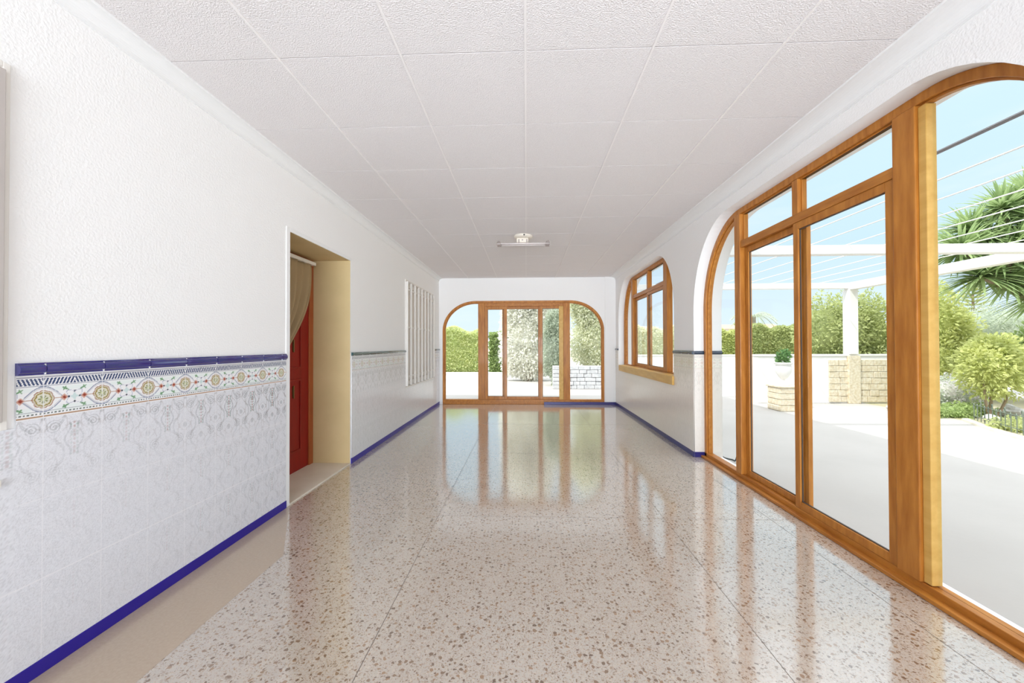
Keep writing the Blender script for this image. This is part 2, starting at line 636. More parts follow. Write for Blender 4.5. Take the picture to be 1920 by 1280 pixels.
def cornice(name, side, out, drop, label):
    s = 1 if side < 0 else -1
    x = L if side < 0 else R
    prof = [(0, drop + 0.012), (0.008, drop + 0.012), (0.008, drop)]
    for k in range(9):
        t = k / 8 * math.pi / 2
        prof.append((0.008 + (out - 0.02) * (1 - math.cos(t)), drop - (drop - 0.008) * math.sin(t)))
    prof += [(out - 0.004, 0.008), (out, 0.0), (0, 0)]
    v = []
    for y in (YB, YF):
        v += [(x + s * p[0], y, ZC - p[1]) for p in prof]
    n = len(prof)
    f = [(i, (i + 1) % n, n + (i + 1) % n, n + i) for i in range(n)]
    m = MB()
    m.add(v, f)
    return tag(m.build(name, CORN), label, 'cornice', kind='structure')


cornice('trim_1', -1, 0.075, 0.055, 'white moulded cornice between the ceiling and the left wall')
cornice('trim_2', 1, 0.125, 0.055, 'white moulded cornice between the ceiling and the right wall')

# ------------------------------------------------------------------ painted tile dado


def ornament(y, z, rowamp, crisp_from=None, fade=0.0):
    """colour (n,3) of the painted tiles at wall coordinate y and height z"""
    n = y.size
    col = np.tile(np.array([0.76, 0.765, 0.79]), (n, 1))
    a = (y - 1.377) / 0.2
    u = a - np.floor(a)
    us = np.abs(u - 0.5)               # 0 at the middle of a tile, .5 at its joints
    ce = 0.5 - us                      # 0 at the joints

    def paint(mask, c, k=1.0):
        k = np.broadcast_to(k, (n,))[mask][:, None]
        col[mask] = col[mask] * (1 - k) + np.array(c) * k

    band = (z > 0.955)
    col[band] = (0.86, 0.86, 0.855)
    b = (z - 0.955) / 0.16
    ox, oz = us * 0.2, z - (0.955 + 0.42 * 0.16)     # metres from tile middle
    jx = ce * 0.2                                     # metres from the joint
    # green and blue ground tints
    paint(band & (jx > 0.035) & (np.abs(oz) > 0.028) & (b > .1) & (b < .7), (0.78, 0.86, 0.82), 0.6)
    # hatched navy stripes
    st = np.mod(us * 17 + b * 5.5, 1.0) < 0.60
    paint(band & (b > .76) & (b < .92) & st, (0.03, 0.055, 0.15))
    paint(band & (np.abs(b - .945) < .012), (0.35, 0.35, 0.40))
    paint(band & (np.abs(b - .735) < .010), (0.30, 0.33, 0.40))
    # dashes and ochre line at the foot
    paint(band & (np.abs(b - .085) < .020) & (np.mod(u * 17, 1) < .55), (0.10, 0.13, 0.12))
    paint(band & (np.abs(b - .022) < .012), (0.42, 0.24, 0.12))
    paint(band & (np.abs(b - .135) < .006), (0.40, 0.42, 0.45))
    # lens around the medallion
    lens = 0.047 * np.cos(np.clip(jx / 0.064, 0, 1) * math.pi / 2)
    inl = band & (jx < 0.066)
    paint(inl & (np.abs(np.abs(oz) - lens) < 0.0022), (0.14, 0.18, 0.30), 0.85)
    paint(inl & (np.abs(np.abs(oz) - lens + 0.006) < 0.0012), (0.45, 0.42, 0.45), 0.8)
    # scalloped medallion on the joint
    r = np.hypot(jx, oz)
    th = np.arctan2(oz, jx)
    sc8 = 1 + 0.10 * np.abs(np.cos(4 * th))
    paint(band & (r < 0.030 * sc8), (0.70, 0.68, 0.55))
    paint(band & (np.abs(r - 0.030 * sc8) < 0.0018), (0.38, 0.20, 0.12))
    paint(band & (np.abs(r - 0.023 * sc8) < 0.0022), (0.33, 0.24, 0.06))
    paint(band & (r < 0.015) & (np.mod(th * 8 / math.pi / 2 + 4, 1) < .5), (0.22, 0.26, 0.10))
    paint(band & (r < 0.006), (0.60, 0.62, 0.35))
    # red diamonds
    for cx, s, c in ((0.034, 0.0085, (0.30, 0.05, 0.03)),):
        d = np.abs(ox - cx) + np.abs(oz)
        paint(band & (d < s * 1.6), (0.62, 0.36, 0.28))
        paint(band & (d < s * 0.85), c)
    paint(band & (np.abs(oz) < 0.0016) & (ox > 0.044) & (jx > 0.034), (0.45, 0.25, 0.15))
    # centre flower
    rc = np.hypot(ox, oz)
    thc = np.arctan2(oz, ox)
    paint(band & (rc < 0.011 * (1 + .3 * np.cos(4 * thc))), (0.62, 0.74, 0.72))
    d4 = np.minimum(np.hypot(ox - 0.019, oz), np.hypot(ox, np.abs(oz) - 0.021))
    paint(band & (d4 < 0.0042), (0.02, 0.025, 0.04))
    paint(band & (np.abs(rc * (1 + .25 * np.cos(4 * thc)) - 0.026) < 0.0013), (0.35, 0.37, 0.50), 0.8)
    # leaf sprigs
    for cx, cz in ((0.030, 0.034),):
        q = (ox - cx) * 0.9 + (np.abs(oz) - cz) * 0.5
        p = -(ox - cx) * 0.5 + (np.abs(oz) - cz) * 0.9
        paint(band & ((q / 0.013) ** 2 + (p / 0.0035) ** 2 < 1), (0.16, 0.32, 0.17))
        paint(band & ((p / 0.010) ** 2 + ((q - .004) / 0.003) ** 2 < 1), (0.20, 0.36, 0.20))
    # arabesque tiles below, one repeat is two tiles wide, 0.2 x 0.3 tiles
    lo = ~band
    zz = (0.955 - z)
    row = np.floor(zz / 0.30)
    w = (zz - row * 0.30) / 0.30
    k = np.where(row < 0.5, np.clip((0.30 - zz) / 0.12, 0, 1) * (1 - rowamp) + rowamp, rowamp)
    if crisp_from is not None:   # the pattern is fainter on the nearer tiles
        k = k * np.clip(0.25 + (y - crisp_from) * 0.8, 0.25, 1.0)
        k = np.where((zz < 0.055) & (y > 1.3), np.maximum(k, 0.55), k)
    g = np.cos(2 * math.pi * us * 1.0) * 1.1 + np.cos(2 * math.pi * w * 2) * np.cos(4 * math.pi * us)
    g2 = np.sin(6 * math.pi * us + 2 * math.sin(1) * np.cos(4 * math.pi * w)) + 1.1 * np.cos(6 * math.pi * w)
    paint(lo & (np.abs(g) < .26), (0.24, 0.26, 0.28), k * 0.62)
    paint(lo & (np.abs(g) < .08), (0.85, 0.85, 0.87), k * 0.7)
    paint(lo & (np.abs(g2) < .16), (0.30, 0.24, 0.22), k * 0.5)
    vx, vz = us * 0.2, (w - .33) * 0.30
    # vase in the middle of each tile
    vr = 0.022 * (1 + .45 * np.cos(np.clip(vz / 0.07, -1, 1) * math.pi * 1.4))
    inv = lo & (np.abs(vz) < 0.065)
    paint(inv & (np.abs(vx - vr) < 0.0035), (0.18, 0.20, 0.22), k * 0.75)
    paint(inv & (vx < 0.004) & (np.mod(vz * 60, 1) < .6), (0.35, 0.08, 0.05), k * 0.85)
    paint(inv & (np.abs(vx - 0.011) < 0.0035) & (np.mod(vz * 70, 1) < .5), (0.18, 0.36, 0.25), k * 0.75)
    # spiral volutes in the shoulders
    for cx, cz in ((0.066, -0.055), (0.066, 0.115)):
        rr = np.hypot(vx - cx, vz - cz)
        tt = np.arctan2(vz - cz, vx - cx)
        sp = np.mod(rr / 0.0105 + tt / (2 * math.pi), 1)
        paint(lo & (rr < 0.026) & (sp < .42), (0.20, 0.21, 0.22), k * 0.7)
    # crackle speckle of the glaze
    rng = np.random.default_rng(3)
    nz = rng.random(n)
    paint(lo & (nz > .80), (0.42, 0.41, 0.42), 0.28)
    paint(lo & (nz < .14), (0.90, 0.90, 0.92), 0.35)
    # grout
    gy = (np.abs(jx) < 0.0018)
    gz = lo & ((zz - row * 0.30) < 0.003)
    if fade:   # plainer, paler glaze on this stretch of wall
        paint(y > -99, (0.80, 0.79, 0.77), fade)
    paint(gy | gz, (0.84, 0.83, 0.84), 0.9 * (1 - fade * .6))
    paint(np.abs(z - 0.955) < 0.0018, (0.84, 0.83, 0.84), 1 - fade * .6)
    return np.clip(col, 0, 1)


def dado_panel(name, p0, p1, z0, z1, m, parent, step=0.0025, amp=0.35, u0=None, thick=0.008, normal=None, crisp=None, fade=0.0):
    """tiled slab from p0 to p1 (plan points), z0..z1, standing thick off the wall along normal"""
    p0, p1 = Vector((*p0, 0)), Vector((*p1, 0))
    d = p1 - p0
    ln = d.length
    nx = max(1, int(round(ln / step)))
    nz = max(1, int(round((z1 - z0) / step)))
    s = np.linspace(0, ln, nx + 1)
    z = np.linspace(z0, z1, nz + 1)
    S, Z = np.meshgrid(s, z)
    S, Z = S.ravel(), Z.ravel()
    dn = d.normalized()
    nrm = Vector((*normal, 0))
    X = p0.x + dn.x * S + nrm.x * thick
    Y = p0.y + dn.y * S + nrm.y * thick
    co = np.stack([X, Y, Z], 1)
    # rim back to the wall
    idx = np.arange((nx + 1) * (nz + 1)).reshape(nz + 1, nx + 1)
    quads = np.stack([idx[:-1, :-1].ravel(), idx[:-1, 1:].ravel(), idx[1:, 1:].ravel(), idx[1:, :-1].ravel()], 1)
    loop = [idx[0, 0], idx[0, -1], idx[-1, -1], idx[-1, 0]]
    back = np.array([[co[i][0] - nrm.x * thick * .98, co[i][1] - nrm.y * thick * .98, co[i][2]] for i in loop])
    nb = len(co)
    allco = np.concatenate([co, back])
    rim = [[loop[i], loop[(i + 1) % 4], nb + (i + 1) % 4, nb + i] for i in range(4)]
    F = np.concatenate([quads, np.array(rim)])
    me = bpy.data.meshes.new(name)
    me.vertices.add(len(allco))
    me.vertices.foreach_set('co', allco.ravel())
    me.loops.add(F.size)
    me.loops.foreach_set('vertex_index', F.ravel().astype(np.int32))
    me.polygons.add(len(F))
    me.polygons.foreach_set('loop_start', np.arange(0, F.size, 4, dtype=np.int32))
    me.update(calc_edges=True)
    w = (u0 if u0 is not None else (p0.y if abs(d.y) > abs(d.x) else p0.x))
    coord = w + S * (1 if (d.y if abs(d.y) > abs(d.x) else d.x) > 0 else -1)
    c = ornament(coord, Z, amp, crisp, fade)
    rgba = np.ones((len(allco), 4), np.float32)
    rgba[:len(co), :3] = c
    rgba[len(co):, :3] = 0.8
    at = me.color_attributes.new('ornament', 'FLOAT_COLOR', 'POINT')
    at.data.foreach_set('color', rgba.ravel())
    return link_mesh(name, me, m, parent)


def trim_tiles(name, p0, p1, normal, parent, z=1.115, h=0.045, out=0.022, glaze=None):
    """moulded cobalt edging: one bead per 0.2 m tile, white grout showing between"""
    p0, p1 = Vector((*p0, 0)), Vector((*p1, 0))
    d = p1 - p0
    ln = d.length
    dn = d.normalized()
    nr = Vector((*normal, 0))
    prof = [(0, 0), (out * .55, 0), (out * .6, h * .12), (out * .85, h * .2), (out, h * .42), (out * .98, h * .62),
            (out * .8, h * .80), (out * .62, h * .86), (out * .62, h), (0, h)]
    m = MB()
    cuts = [0.0]
    start = p0.y if abs(d.y) > abs(d.x) else p0.x
    sg = 1 if (d.y if abs(d.y) > abs(d.x) else d.x) > 0 else -1
    k = 1.377 - 0.2 * 60
    for i in range(200):
        t = (k + 0.2 * i - start) * sg
        if 0.03 < t < ln - 0.03:
            cuts.append(t)
    cuts = sorted(cuts) + [ln]
    for a, b in zip(cuts[:-1], cuts[1:]):
        v = []
        for t in (a + 0.0014, b - 0.0014):
            q = p0 + dn * t
            v += [(q.x + nr.x * o_, q.y + nr.y * o_, z + zz) for o_, zz in prof]
        n = len(prof)
        f = [(i, (i + 1) % n, n + (i + 1) % n, n + i) for i in range(n)] + [tuple(range(n)), tuple(range(2 * n - 1, n - 1, -1))]
        m.add(v, f, 0)
    for t in cuts[1:-1]:
        q = p0 + dn * t
        a = q - dn * .0015
        b = q + dn * .0015 + nr * out * .75
        m.box(a.x, b.x, a.y, b.y, z + .001, z + h * .9, 1)
    return m.build(name, [glaze or COBALT, GROUT], parent)


def dado(name, label, segs, m, fade=0.0, glaze=None, h=0.045):
    root = thing(name, (segs[0][0][0], segs[0][0][1], 0), label, 'tile dado', kind='structure')
    for p0, p1, nr, z0, z1, step, amp, crisp, top in segs:
        o = dado_panel('tile_panel', p0, p1, z0, z1, m, None, step, amp, normal=nr, crisp=crisp, fade=fade)
        adopt(root, o)
        if top:
            adopt(root, trim_tiles('edging', p0, p1, nr, None, h=h, glaze=glaze))
    return root


ZT = 1.115
SLATE = mat('dark_slate_blue_glaze', (0.030, 0.045, 0.075), 0.2, 0.5, coat=0.4)
TEAL = mat('cobalt_green_reflection', (0.035, 0.085, 0.095), 0.15, 0.6, coat=0.6)  # cobalt edging with the outdoor green reflection mixed into its colour
dado('trim_3', 'patterned tile dado with cobalt edging on the left wall, nearer than the door', [
    ((L, 1.300), (L, 2.835), (1, 0), 0.055, ZT, 0.0025, 0.30, 1.7, True),
    ((L, YB), (L, GN[0]), (1, 0), 0.055, ZT, 0.02, 0.2, None, True),
    ((L, GN[0]), (L, 1.300), (1, 0), 0.055, 0.93, 0.005, 0.2, 1.7, False)], TILE_L)
dado('trim_4', 'patterned tile dado on the left wall between the door and the far corner', [
    ((L, 3.93), (L, GW[0] - .02), (1, 0), 0.055, ZT, 0.004, 0.28, None, True),
    ((L, GW[0] - .02), (L, GW[1] + .02), (1, 0), 0.055, GW[2] - .02, 0.006, 0.22, None, False),
    ((L, GW[1] + .02), (L, YF - .002), (1, 0), 0.055, ZT, 0.006, 0.25, None, True)], TILE_L, .5, TEAL, .035)
dado('trim_5', 'cream tile dado with dark edging around and below the small arched window', [
    ((R, BW[1]), (R, SW[0]), (-1, 0), 0.055, ZT, 0.004, 0.28, None, True),
    ((R, SW[0]), (R, SW[1]), (-1, 0), 0.055, SW[2] - .02, 0.005, 0.22, None, False),
    ((R, SW[1]), (R, YF - .03), (-1, 0), 0.055, ZT, 0.006, 0.22, None, True),
    ((R, BW[1]), (FX - .035, BW[1]), (0, -1), 0.055, ZT, 0.004, 0.25, None, True),
    ((FX + .035, BW[1]), (RO - .002, BW[1]), (0, -1), 0.0, ZT, 0.004, 0.2, None, True),
    ], TILE_R, .72, SLATE, .038)

# skirting


SKIRTD = mat('navy_skirting', (0.025, 0.020, 0.15), 0.35, 0.4)


def skirt(name, label, runs, gl=None):
    m = MB()
    for (x0, y0), (x1, y1), nr in runs:
        t = 0.012
        a0, a1 = min(x0, x1), max(x0, x1)
        b0, b1 = min(y0, y1), max(y0, y1)
        if nr[0]:
            a0, a1 = sorted((x0, x0 + nr[0] * t))
        else:
            b0, b1 = sorted((y0, y0 + nr[1] * t))
        m.box(a0, a1, b0, b1, 0.0, 0.056)
    return tag(m.build(name, gl or SKIRT, bevel=0.002), label, 'skirting', kind='structure')


skirt('baseboard_left', 'cobalt blue skirting strip along the left wall', [
    ((L, YB), (L, 2.84), (1, 0)), ((L, 3.925), (L, YF), (1, 0))])
skirt('baseboard_right', 'cobalt blue skirting strip along the right wall below the small arched window', [
    ((R, BW[1]), (R, YF - .026), (-1, 0)), ((R, BW[1]), (FX - .035, BW[1]), (0, -1)), ((R, YB), (R, BW[0]), (-1, 0))], SKIRTD)
skirt('baseboard_far', 'short cobalt blue skirting strip at the right of the far window', [
    ((0.36, YF - .027), (R - .012, YF - .027), (0, -1))], SKIRTD)

# ------------------------------------------------------------------ right-hand windows


def framebox(name, mb, m, root, bevel=0.003):
    o = mb.build(name, m, None, bevel)
    adopt(root, o)
    return o


def ellip(a0, a1, b1, ra, rb, side, n=22, z0=0.0, inset=0.0):
    """path along one shoulder; side -1 starts at a0 (low), +1 ends at a1"""
    pts = []
    if side < 0:
        pts.append((a0 + inset, z0))
        for k in range(n + 1):
            t = math.pi - k * math.pi / 2 / n
            pts.append((a0 + ra + (ra - inset) * math.cos(t), b1 - rb + (rb - inset) * math.sin(t)))
    else:
        for k in range(n + 1):
            t = math.pi / 2 - k * math.pi / 2 / n
            pts.append((a1 - ra + (ra - inset) * math.cos(t), b1 - rb + (rb - inset) * math.sin(t)))
        pts.append((a1 - inset, z0))
    return pts


def arched_window(name, label, mapper, t, a0, a1, z0, z1, ra, rb, fw, depth, sill=0.06):
    """outer frame following the arch, sill rail; returns the root"""
    loc = mapper((a0 + a1) / 2, z0, t)
    root = thing(name, loc, label, 'window', kind='structure')
    outer = ellip(a0, a1, z1, ra, rb, -1, z0=z0) + ellip(a0, a1, z1, ra, rb, 1, z0=z0)
    inner = ellip(a0, a1, z1, ra, rb, -1, z0=z0, inset=fw) + ellip(a0, a1, z1, ra, rb, 1, z0=z0, inset=fw)
    m = MB()
    m.strip(outer, inner, mapper, t - depth / 2, t + depth / 2)
    framebox('frame', m, WOOD, root, 0.004)
    # rebate line
    m = MB()
    i2 = ellip(a0, a1, z1, ra, rb, -1, z0=z0, inset=fw + .012) + ellip(a0, a1, z1, ra, rb, 1, z0=z0, inset=fw + .012)
    m.strip(inner, i2, mapper, t - depth * .22, t + depth * .22)
    framebox('glazing_bead', m, WOODH, root, 0.002)
    return root


def bar(mapper, a0, a1, b0, b1, t0, t1):
    m = MB()
    v = [mapper(a, b, t) for t in (t0, t1) for a, b in ((a0, b0), (a1, b0), (a1, b1), (a0, b1))]
    m.add(v, [(0, 1, 2, 3), (4, 5, 6, 7), (0, 1, 5, 4), (1, 2, 6, 5), (2, 3, 7, 6), (3, 0, 4, 7)])
    return m


def pane(root, mapper, poly, t, name='pane'):
    m = MB()
    n = len(poly)
    v = [mapper(*p, t - .0025) for p in poly] + [mapper(*p, t + .0025) for p in poly]
    f = [tuple(range(n)), tuple(range(2 * n - 1, n - 1, -1))] + [(i, (i + 1) % n, n + (i + 1) % n, n + i) for i in range(n)]
    m.add(v, f)
    o = m.build(name, GLASS)
    adopt(root, o)
    return o


def sash(root, mapper, a0, a1, b0, b1, t, st=0.05, dp=0.03, name='sliding_sash', label=None, m=None):
    """one rectangular sash as a mesh (stiles and rails) with its pane and dark seal"""
    q = MB()
    for (x0, x1, y0, y1) in ((a0, a0 + st, b0, b1), (a1 - st, a1, b0, b1), (a0 + st, a1 - st, b0, b0 + st), (a0 + st, a1 - st, b1 - st, b1)):
        w = bar(mapper, x0, x1, y0, y1, t - dp / 2, t + dp / 2)
        q.add(w.v, w.f)
    o = q.build(name, m or WOOD, None, 0.003)
    adopt(root, o)
    if label: o['label'] = label
    w = MB()
    e = .006
    for (x0, x1, y0, y1) in ((a0 + st, a0 + st + e, b0 + st, b1 - st), (a1 - st - e, a1 - st, b0 + st, b1 - st),
                             (a0 + st, a1 - st, b0 + st, b0 + st + e), (a0 + st, a1 - st, b1 - st - e, b1 - st)):
        s_ = bar(mapper, x0, x1, y0, y1, t - .004, t + .004)
        w.add(s_.v, s_.f)
    s_ = w.build('seal', DARKSEAL)
    s_.parent = o
    p = MB()
    s2 = bar(mapper, a0 + st + .001, a1 - st - .001, b0 + st + .001, b1 - st - .001, t - .002, t + .002)
    p.add(s2.v, s2.f)
    pp = p.build('pane', GLASS)
    pp.parent = o
    return o


def right_window(name, label, y0, y1, z0, z1, ra, rb, posts, transom, mull, sashes, floor_level):
    t = FX
    root = arched_window(name, label, mapX, t, y0, y1, z0, z1, ra, rb, 0.05, 0.07)
    sh = 0.055 if floor_level else 0.05
    m = bar(mapX, y0 + 0.004, y1 - 0.004, z0, z0 + sh, t - .035, t + .035)
    framebox('bottom_rail', m, WOODH, root)
    if floor_level:
        m = bar(mapX, y0 + 0.004, y1 - 0.004, z0 + .001, z0 + .022, t - .075, t - .034)
        framebox('sliding_track', m, WOODH, root)
    top = z1 - .052
    for a, b in posts:
        framebox('post', bar(mapX, a, b, z0 + sh, top, t - .045, t + .035), WOOD, root, 0.005)
    pa, pb = posts[0][1], posts[-1][0]
    framebox('transom', bar(mapX, pa, pb, transom[0], transom[1], t - .038, t + .03), WOODH, root, 0.004)
    for a, b in mull:
        framebox('mullion', bar(mapX, a, b, transom[1], top, t - .036, t + .03), WOOD, root, 0.003)
    cuts = [pa] + [c for ab in mull for c in ab] + [pb]
    for a, b in zip(cuts[::2], cuts[1::2]):
        w = MB()
        e = .010
        for (x0, x1, q0, q1) in ((a, a + e, transom[1], top), (b - e, b, transom[1], top),
                                 (a + e, b - e, transom[1], transom[1] + e), (a + e, b - e, top - e, top)):
            s_ = bar(mapX, x0, x1, q0, q1, t - .012, t + .014)
            w.add(s_.v, s_.f)
        framebox('bead', w, WOOD, root, 0)
        pane(root, mapX, rect(a + e, b - e, transom[1] + e, top - e), t, 'transom_pane')
    # fixed shoulder panes
    lp = ellip(y0, y1, z1, ra, rb, -1, z0=z0 + sh, inset=.05)
    lp = [p for p in lp if p[0] <= posts[0][0] - .001] + [(posts[0][0], z1 - .05 - 0.002), (posts[0][0], z0 + sh)]
    pane(root, mapX, lp, t, 'arched_pane')
    rp = ellip(y0, y1, z1, ra, rb, 1, z0=z0 + sh, inset=.05)
    rp = [(posts[-1][1], z0 + sh), (posts[-1][1], z1 - .05 - 0.002)] + [p for p in rp if p[0] >= posts[-1][1] + .001]
    pane(root, mapX, rp, t, 'arched_pane')
    for a, b, tt, st in sashes:
        sash(root, mapX, a, b, z0 + sh + .001, transom[0] - .001, t + tt, st)
    return root


w1 = right_window('window_1', 'large arched pine window reaching the floor in the right wall', BW[0], BW[1], BW[2], BW[3],
                  BW[4], BW[5], [(1.965, 2.085), (3.53, 3.62)], (2.095, 2.155), [(2.80, 2.86)],
                  [(2.09, 2.855, -.018, .05), (2.765, 3.525, .014, .05)], True)
# side stile leaning on the near post, lighter wood
m = bar(mapX, 1.925, 1.964, 0.06, 2.39, FX - .03, FX + .02)
o = framebox('side_stile', m, GOLD, w1)
o['label'] = 'paler honey-coloured stile beside the thick post'
w2 = right_window('window_2', 'small arched pine window above a pine sill in the right wall', SW[0], SW[1], SW[2], SW[3],
                  SW[4], SW[5], [(5.33, 5.47), (7.02, 7.12)], (2.06, 2.12), [(6.18, 6.24)],
                  [(5.475, 6.24, -.018, .045), (6.17, 7.015, .014, .045)], False)
m = MB()
m.box(R - 0.0085, FX - .036, SW[0] + .0, SW[1] - .12, SW[2] + .002, SW[2] + .035)
m.box(R - 0.035, R - .0085, SW[0] - .02, SW[1] - .15, SW[2] - .075, SW[2] + .035)
o = framebox('sill', m, GOLD, w2)
o['label'] = 'honey-coloured pine sill board'
m = MB()
m.box(R - .0, RO + .02, SW[0], SW[1], SW[2] - .001, SW[2] + .001)

# ------------------------------------------------------------------ far window
t = YF + 0.05
w3 = arched_window('window_3', 'wide arched glazed sliding doors in pine frame filling the far wall', mapY, t,
                   FW[0], FW[1], FW[2], FW[3], FW[4], FW[5], 0.045, 0.09)
framebox('bottom_rail', bar(mapY, FW[0] + .004, FW[1] - .004, 0.001, 0.10, t - .06, t + .04), WOODH, w3)
for a, b in ((-1.0, -0.865), (0.765, 0.90)):
    framebox('post', bar(mapY, a, b, 0.10, FW[3] - .047, t - .055, t + .04), WOOD, w3, 0.004)
framebox('head_rail', bar(mapY, -0.865, 0.765, FW[3] - .115, FW[3] - .046, t - .05, t + .04), WOODH, w3)
lp = ellip(FW[0], FW[1], FW[3], FW[4], FW[5], -1, z0=.10, inset=.045)
pane(w3, mapY, [p for p in lp if p[0] <= -1.001] + [(-1.0, FW[3] - .047), (-1.0, .10)], t, 'arched_pane')
rp = ellip(FW[0], FW[1], FW[3], FW[4], FW[5], 1, z0=.10, inset=.045)
pane(w3, mapY, [(.90, .10), (.90, FW[3] - .047)] + [p for p in rp if p[0] >= .901], t, 'arched_pane')
for a, b, tt, mm in ((-0.862, -0.40, -.03, None), (-0.50, 0.30, .015, None), (-0.38, -0.37, .0, None), (0.285, 0.76, -.03, None)):
    if b - a > .1:
        sash(w3, mapY, a, b, .101, FW[3] - .116, t + tt, .05 if b > -.3 else .062)
m = bar(mapY, 0.675, 0.764, 0.101, FW[3] - .116, t - .05, t - .028)
o = framebox('side_stile', m, GOLD, w3)
o['label'] = 'honey-yellow stile beside the right post'

# ------------------------------------------------------------------ barred windows in the left wall


def barred(name, label, win, nbars, hz, end_m, near=False):
    y0, y1, z0, z1 = win
    root = thing(name, (L, (y0 + y1) / 2, z0), label, 'window', kind='structure')
    m = MB()
    m.box(L - .10, L - .13, y0, y1, z0, z1)
    framebox('backing_panel', m, SHUT, root, 0)
    m = MB()
    for a, b in ((y0 + .06, (y0 + y1) / 2 - .03), ((y0 + y1) / 2 + .03, y1 - .06)):
        for c, d in ((z0 + .07, z0 + (z1 - z0) * .42), (z0 + (z1 - z0) * .45, z1 - .07)):
            m.box(L - .099, L - .085, a + .012, b - .012, c, d)
    framebox('shutter_panel', m, SHUT, root, .004)
    m = MB()
    for a, b, c, d in ((y0, y0 + .06, z0, z1), (y1 - .06, y1, z0, z1), (y0 + .06, y1 - .06, z0, z0 + .06),
                       (y0 + .06, y1 - .06, z1 - .06, z1), ((y0 + y1) / 2 - .03, (y0 + y1) / 2 + .03, z0 + .06, z1 - .06)):
        m.box(L - .10, L - .06, a, b, c, d)
    framebox('shutter_frame', m, IRONW, root, 0.003)
    ex = .012
    for k in range(nbars):
        y = y0 + ex + (y1 - y0 - 2 * ex) * k / (nbars - 1)
        w = .014 if 0 < k < nbars - 1 else (.009 if end_m is IRONG else .016)
        m = MB()
        m.box(L + .008, L + .008 + 2 * w, y - w, y + w, z0 + .01, z1 - .012)
        framebox('bar', m, end_m if k in (0, nbars - 1) else IRONW, root, 0.002)
    for z in hz:
        m = MB()
        m.box(L + .006, L + .020, y0 - .0, y1 + .0, z - .012, z + .012)
        framebox('cross_bar', m, IRONW, root, 0.002)
    # thin plaster frame
    m = MB()
    for a, b, c, d in ((y0 - .02, y0, z0 - .02, z1 + .02), (y1, y1 + .02, z0 - .02, z1 + .02), (y0, y1, z0 - .02, z0), (y0, y1, z1, z1 + .02)):
        m.box(L - .001, L + .010, a, b, c, d)
    framebox('surround', m, IRONW, root, 0.002)
    return root


barred('window_4', 'window behind white vertical iron bars in the left wall near the far corner', GW, 9, (0.75, 1.50, 2.08), IRONW)
barred('window_5', 'barred window at the very left edge with a grey end bar', GN, 9, (0.75, 1.475, 2.065), IRONG)

# ------------------------------------------------------------------ door recess
DX = L - 0.385
dr = thing('door_1', (DX, (DR[0] + DR[1]) / 2, 0), 'red-brown wooden door deep in a beige recess of the left wall', 'door', kind='structure')
m = MB()
m.box(DX - .055, DX, DR[1] - .075, DR[1] - .001, 0.0, DR[3] - .001)
m.box(DX - .055, DX, DR[0] + .001, DR[0] + .075, 0.0, DR[3] - .001)
m.box(DX - .055, DX, DR[0] + .075, DR[1] - .075, DR[3] - .075, DR[3] - .001)
framebox('frame', m, DFRAME, dr, 0.006)
m = MB()
m.box(DX - .05, DX - .012, DR[0] + .076, DR[1] - .076, 0.012, DR[3] - .076)
leaf = framebox('door_leaf', m, RED, dr, 0.003)
m = MB()
for a, b in ((.15, .45), (.55, .85)):
    ya, yb = DR[0] + .076 + a * .868, DR[0] + .076 + b * .868
    for c, d in ((.2, .9), (1.0, 1.85)):
        m.box(DX - .0125, DX - .004, ya, yb, c, c + .02)
        m.box(DX - .0125, DX - .004, ya, yb, d - .02, d)
        m.box(DX - .0125, DX - .004, ya, ya + .02, c + .02, d - .02)
        m.box(DX - .0125, DX - .004, yb - .02, yb, c + .02, d - .02)
framebox('panel_moulding', m, RED, dr, 0.003)
for z in (.78, 1.22, 1.75):
    m = MB()
    m.tube([(DX - .006, 3.575, z - .06), (DX - .006, 3.575, z + .06)], .007, 10)
    m.box(DX - .013, DX - .010, 3.560, 3.590, z - .05, z + .05)
    framebox('lock_plate' if z == 1.22 else 'hinge', m, BRASS, dr, 0)
m = MB()
m.box(L - .43, L + .004, DR[0] + .001, DR[1] - .001, -.05, 0.012)
o = m.build('door_threshold', MARBLE, None, 0.003)
tag(o, 'cream stone threshold slab on the floor of the door recess', 'threshold', kind='structure')
o.name = 'trim_6'
m = MB()
m.box(L - .0005, L + .006, 2.84, DR[0] - .0005, 0.0, DR[3] + .03)
m.box(L - .0005, L + .006, DR[0] - .0005, DR[1] + .02, DR[3] + .0005, DR[3] + .03)
o = m.build('trim_7', REVEAL, None, 0.002)
tag(o, 'flat white plaster margin around the door recess', 'door trim', kind='structure')

# curtain and rail
cu = thing('door_curtain', (DX + .05, 3.35, 1.0), 'gold-brown curtain swept aside in front of the red door', 'curtain')
m = MB()
NU, NV = 90, 40
v = []
for j in range(NV + 1):
    s = j / NV
    z = 2.03 - s * 1.05
    # sweep edge: falls toward the near side
    right = 3.80 - 0.26 * min(1, (s / .62)) ** 2.2 - max(0, s - .62) * .9
    right = max(right, 3.03)
    left = 2.97
    for i in range(NU + 1):
        q = i / NU
        y = left + (right - left) * q
        dz = -0.30 * (1 - q) * s * (1 - s)
        x = DX + .045 + .022 * math.sin(q * 50 + 3 * s) * (0.5 + .5 * min(1, s * 3)) + .008 * math.sin(q * 23)
        v.append((x, y, z + dz))
f = [(j * (NU + 1) + i, j * (NU + 1) + i + 1, (j + 1) * (NU + 1) + i + 1, (j + 1) * (NU + 1) + i) for j in range(NV) for i in range(NU)]
m.add(v, f)
o = m.build('cloth', CLOTH, None, 0, True)
adopt(cu, o)
o.modifiers.new('solid', 'SOLIDIFY').thickness = .003
m = MB()
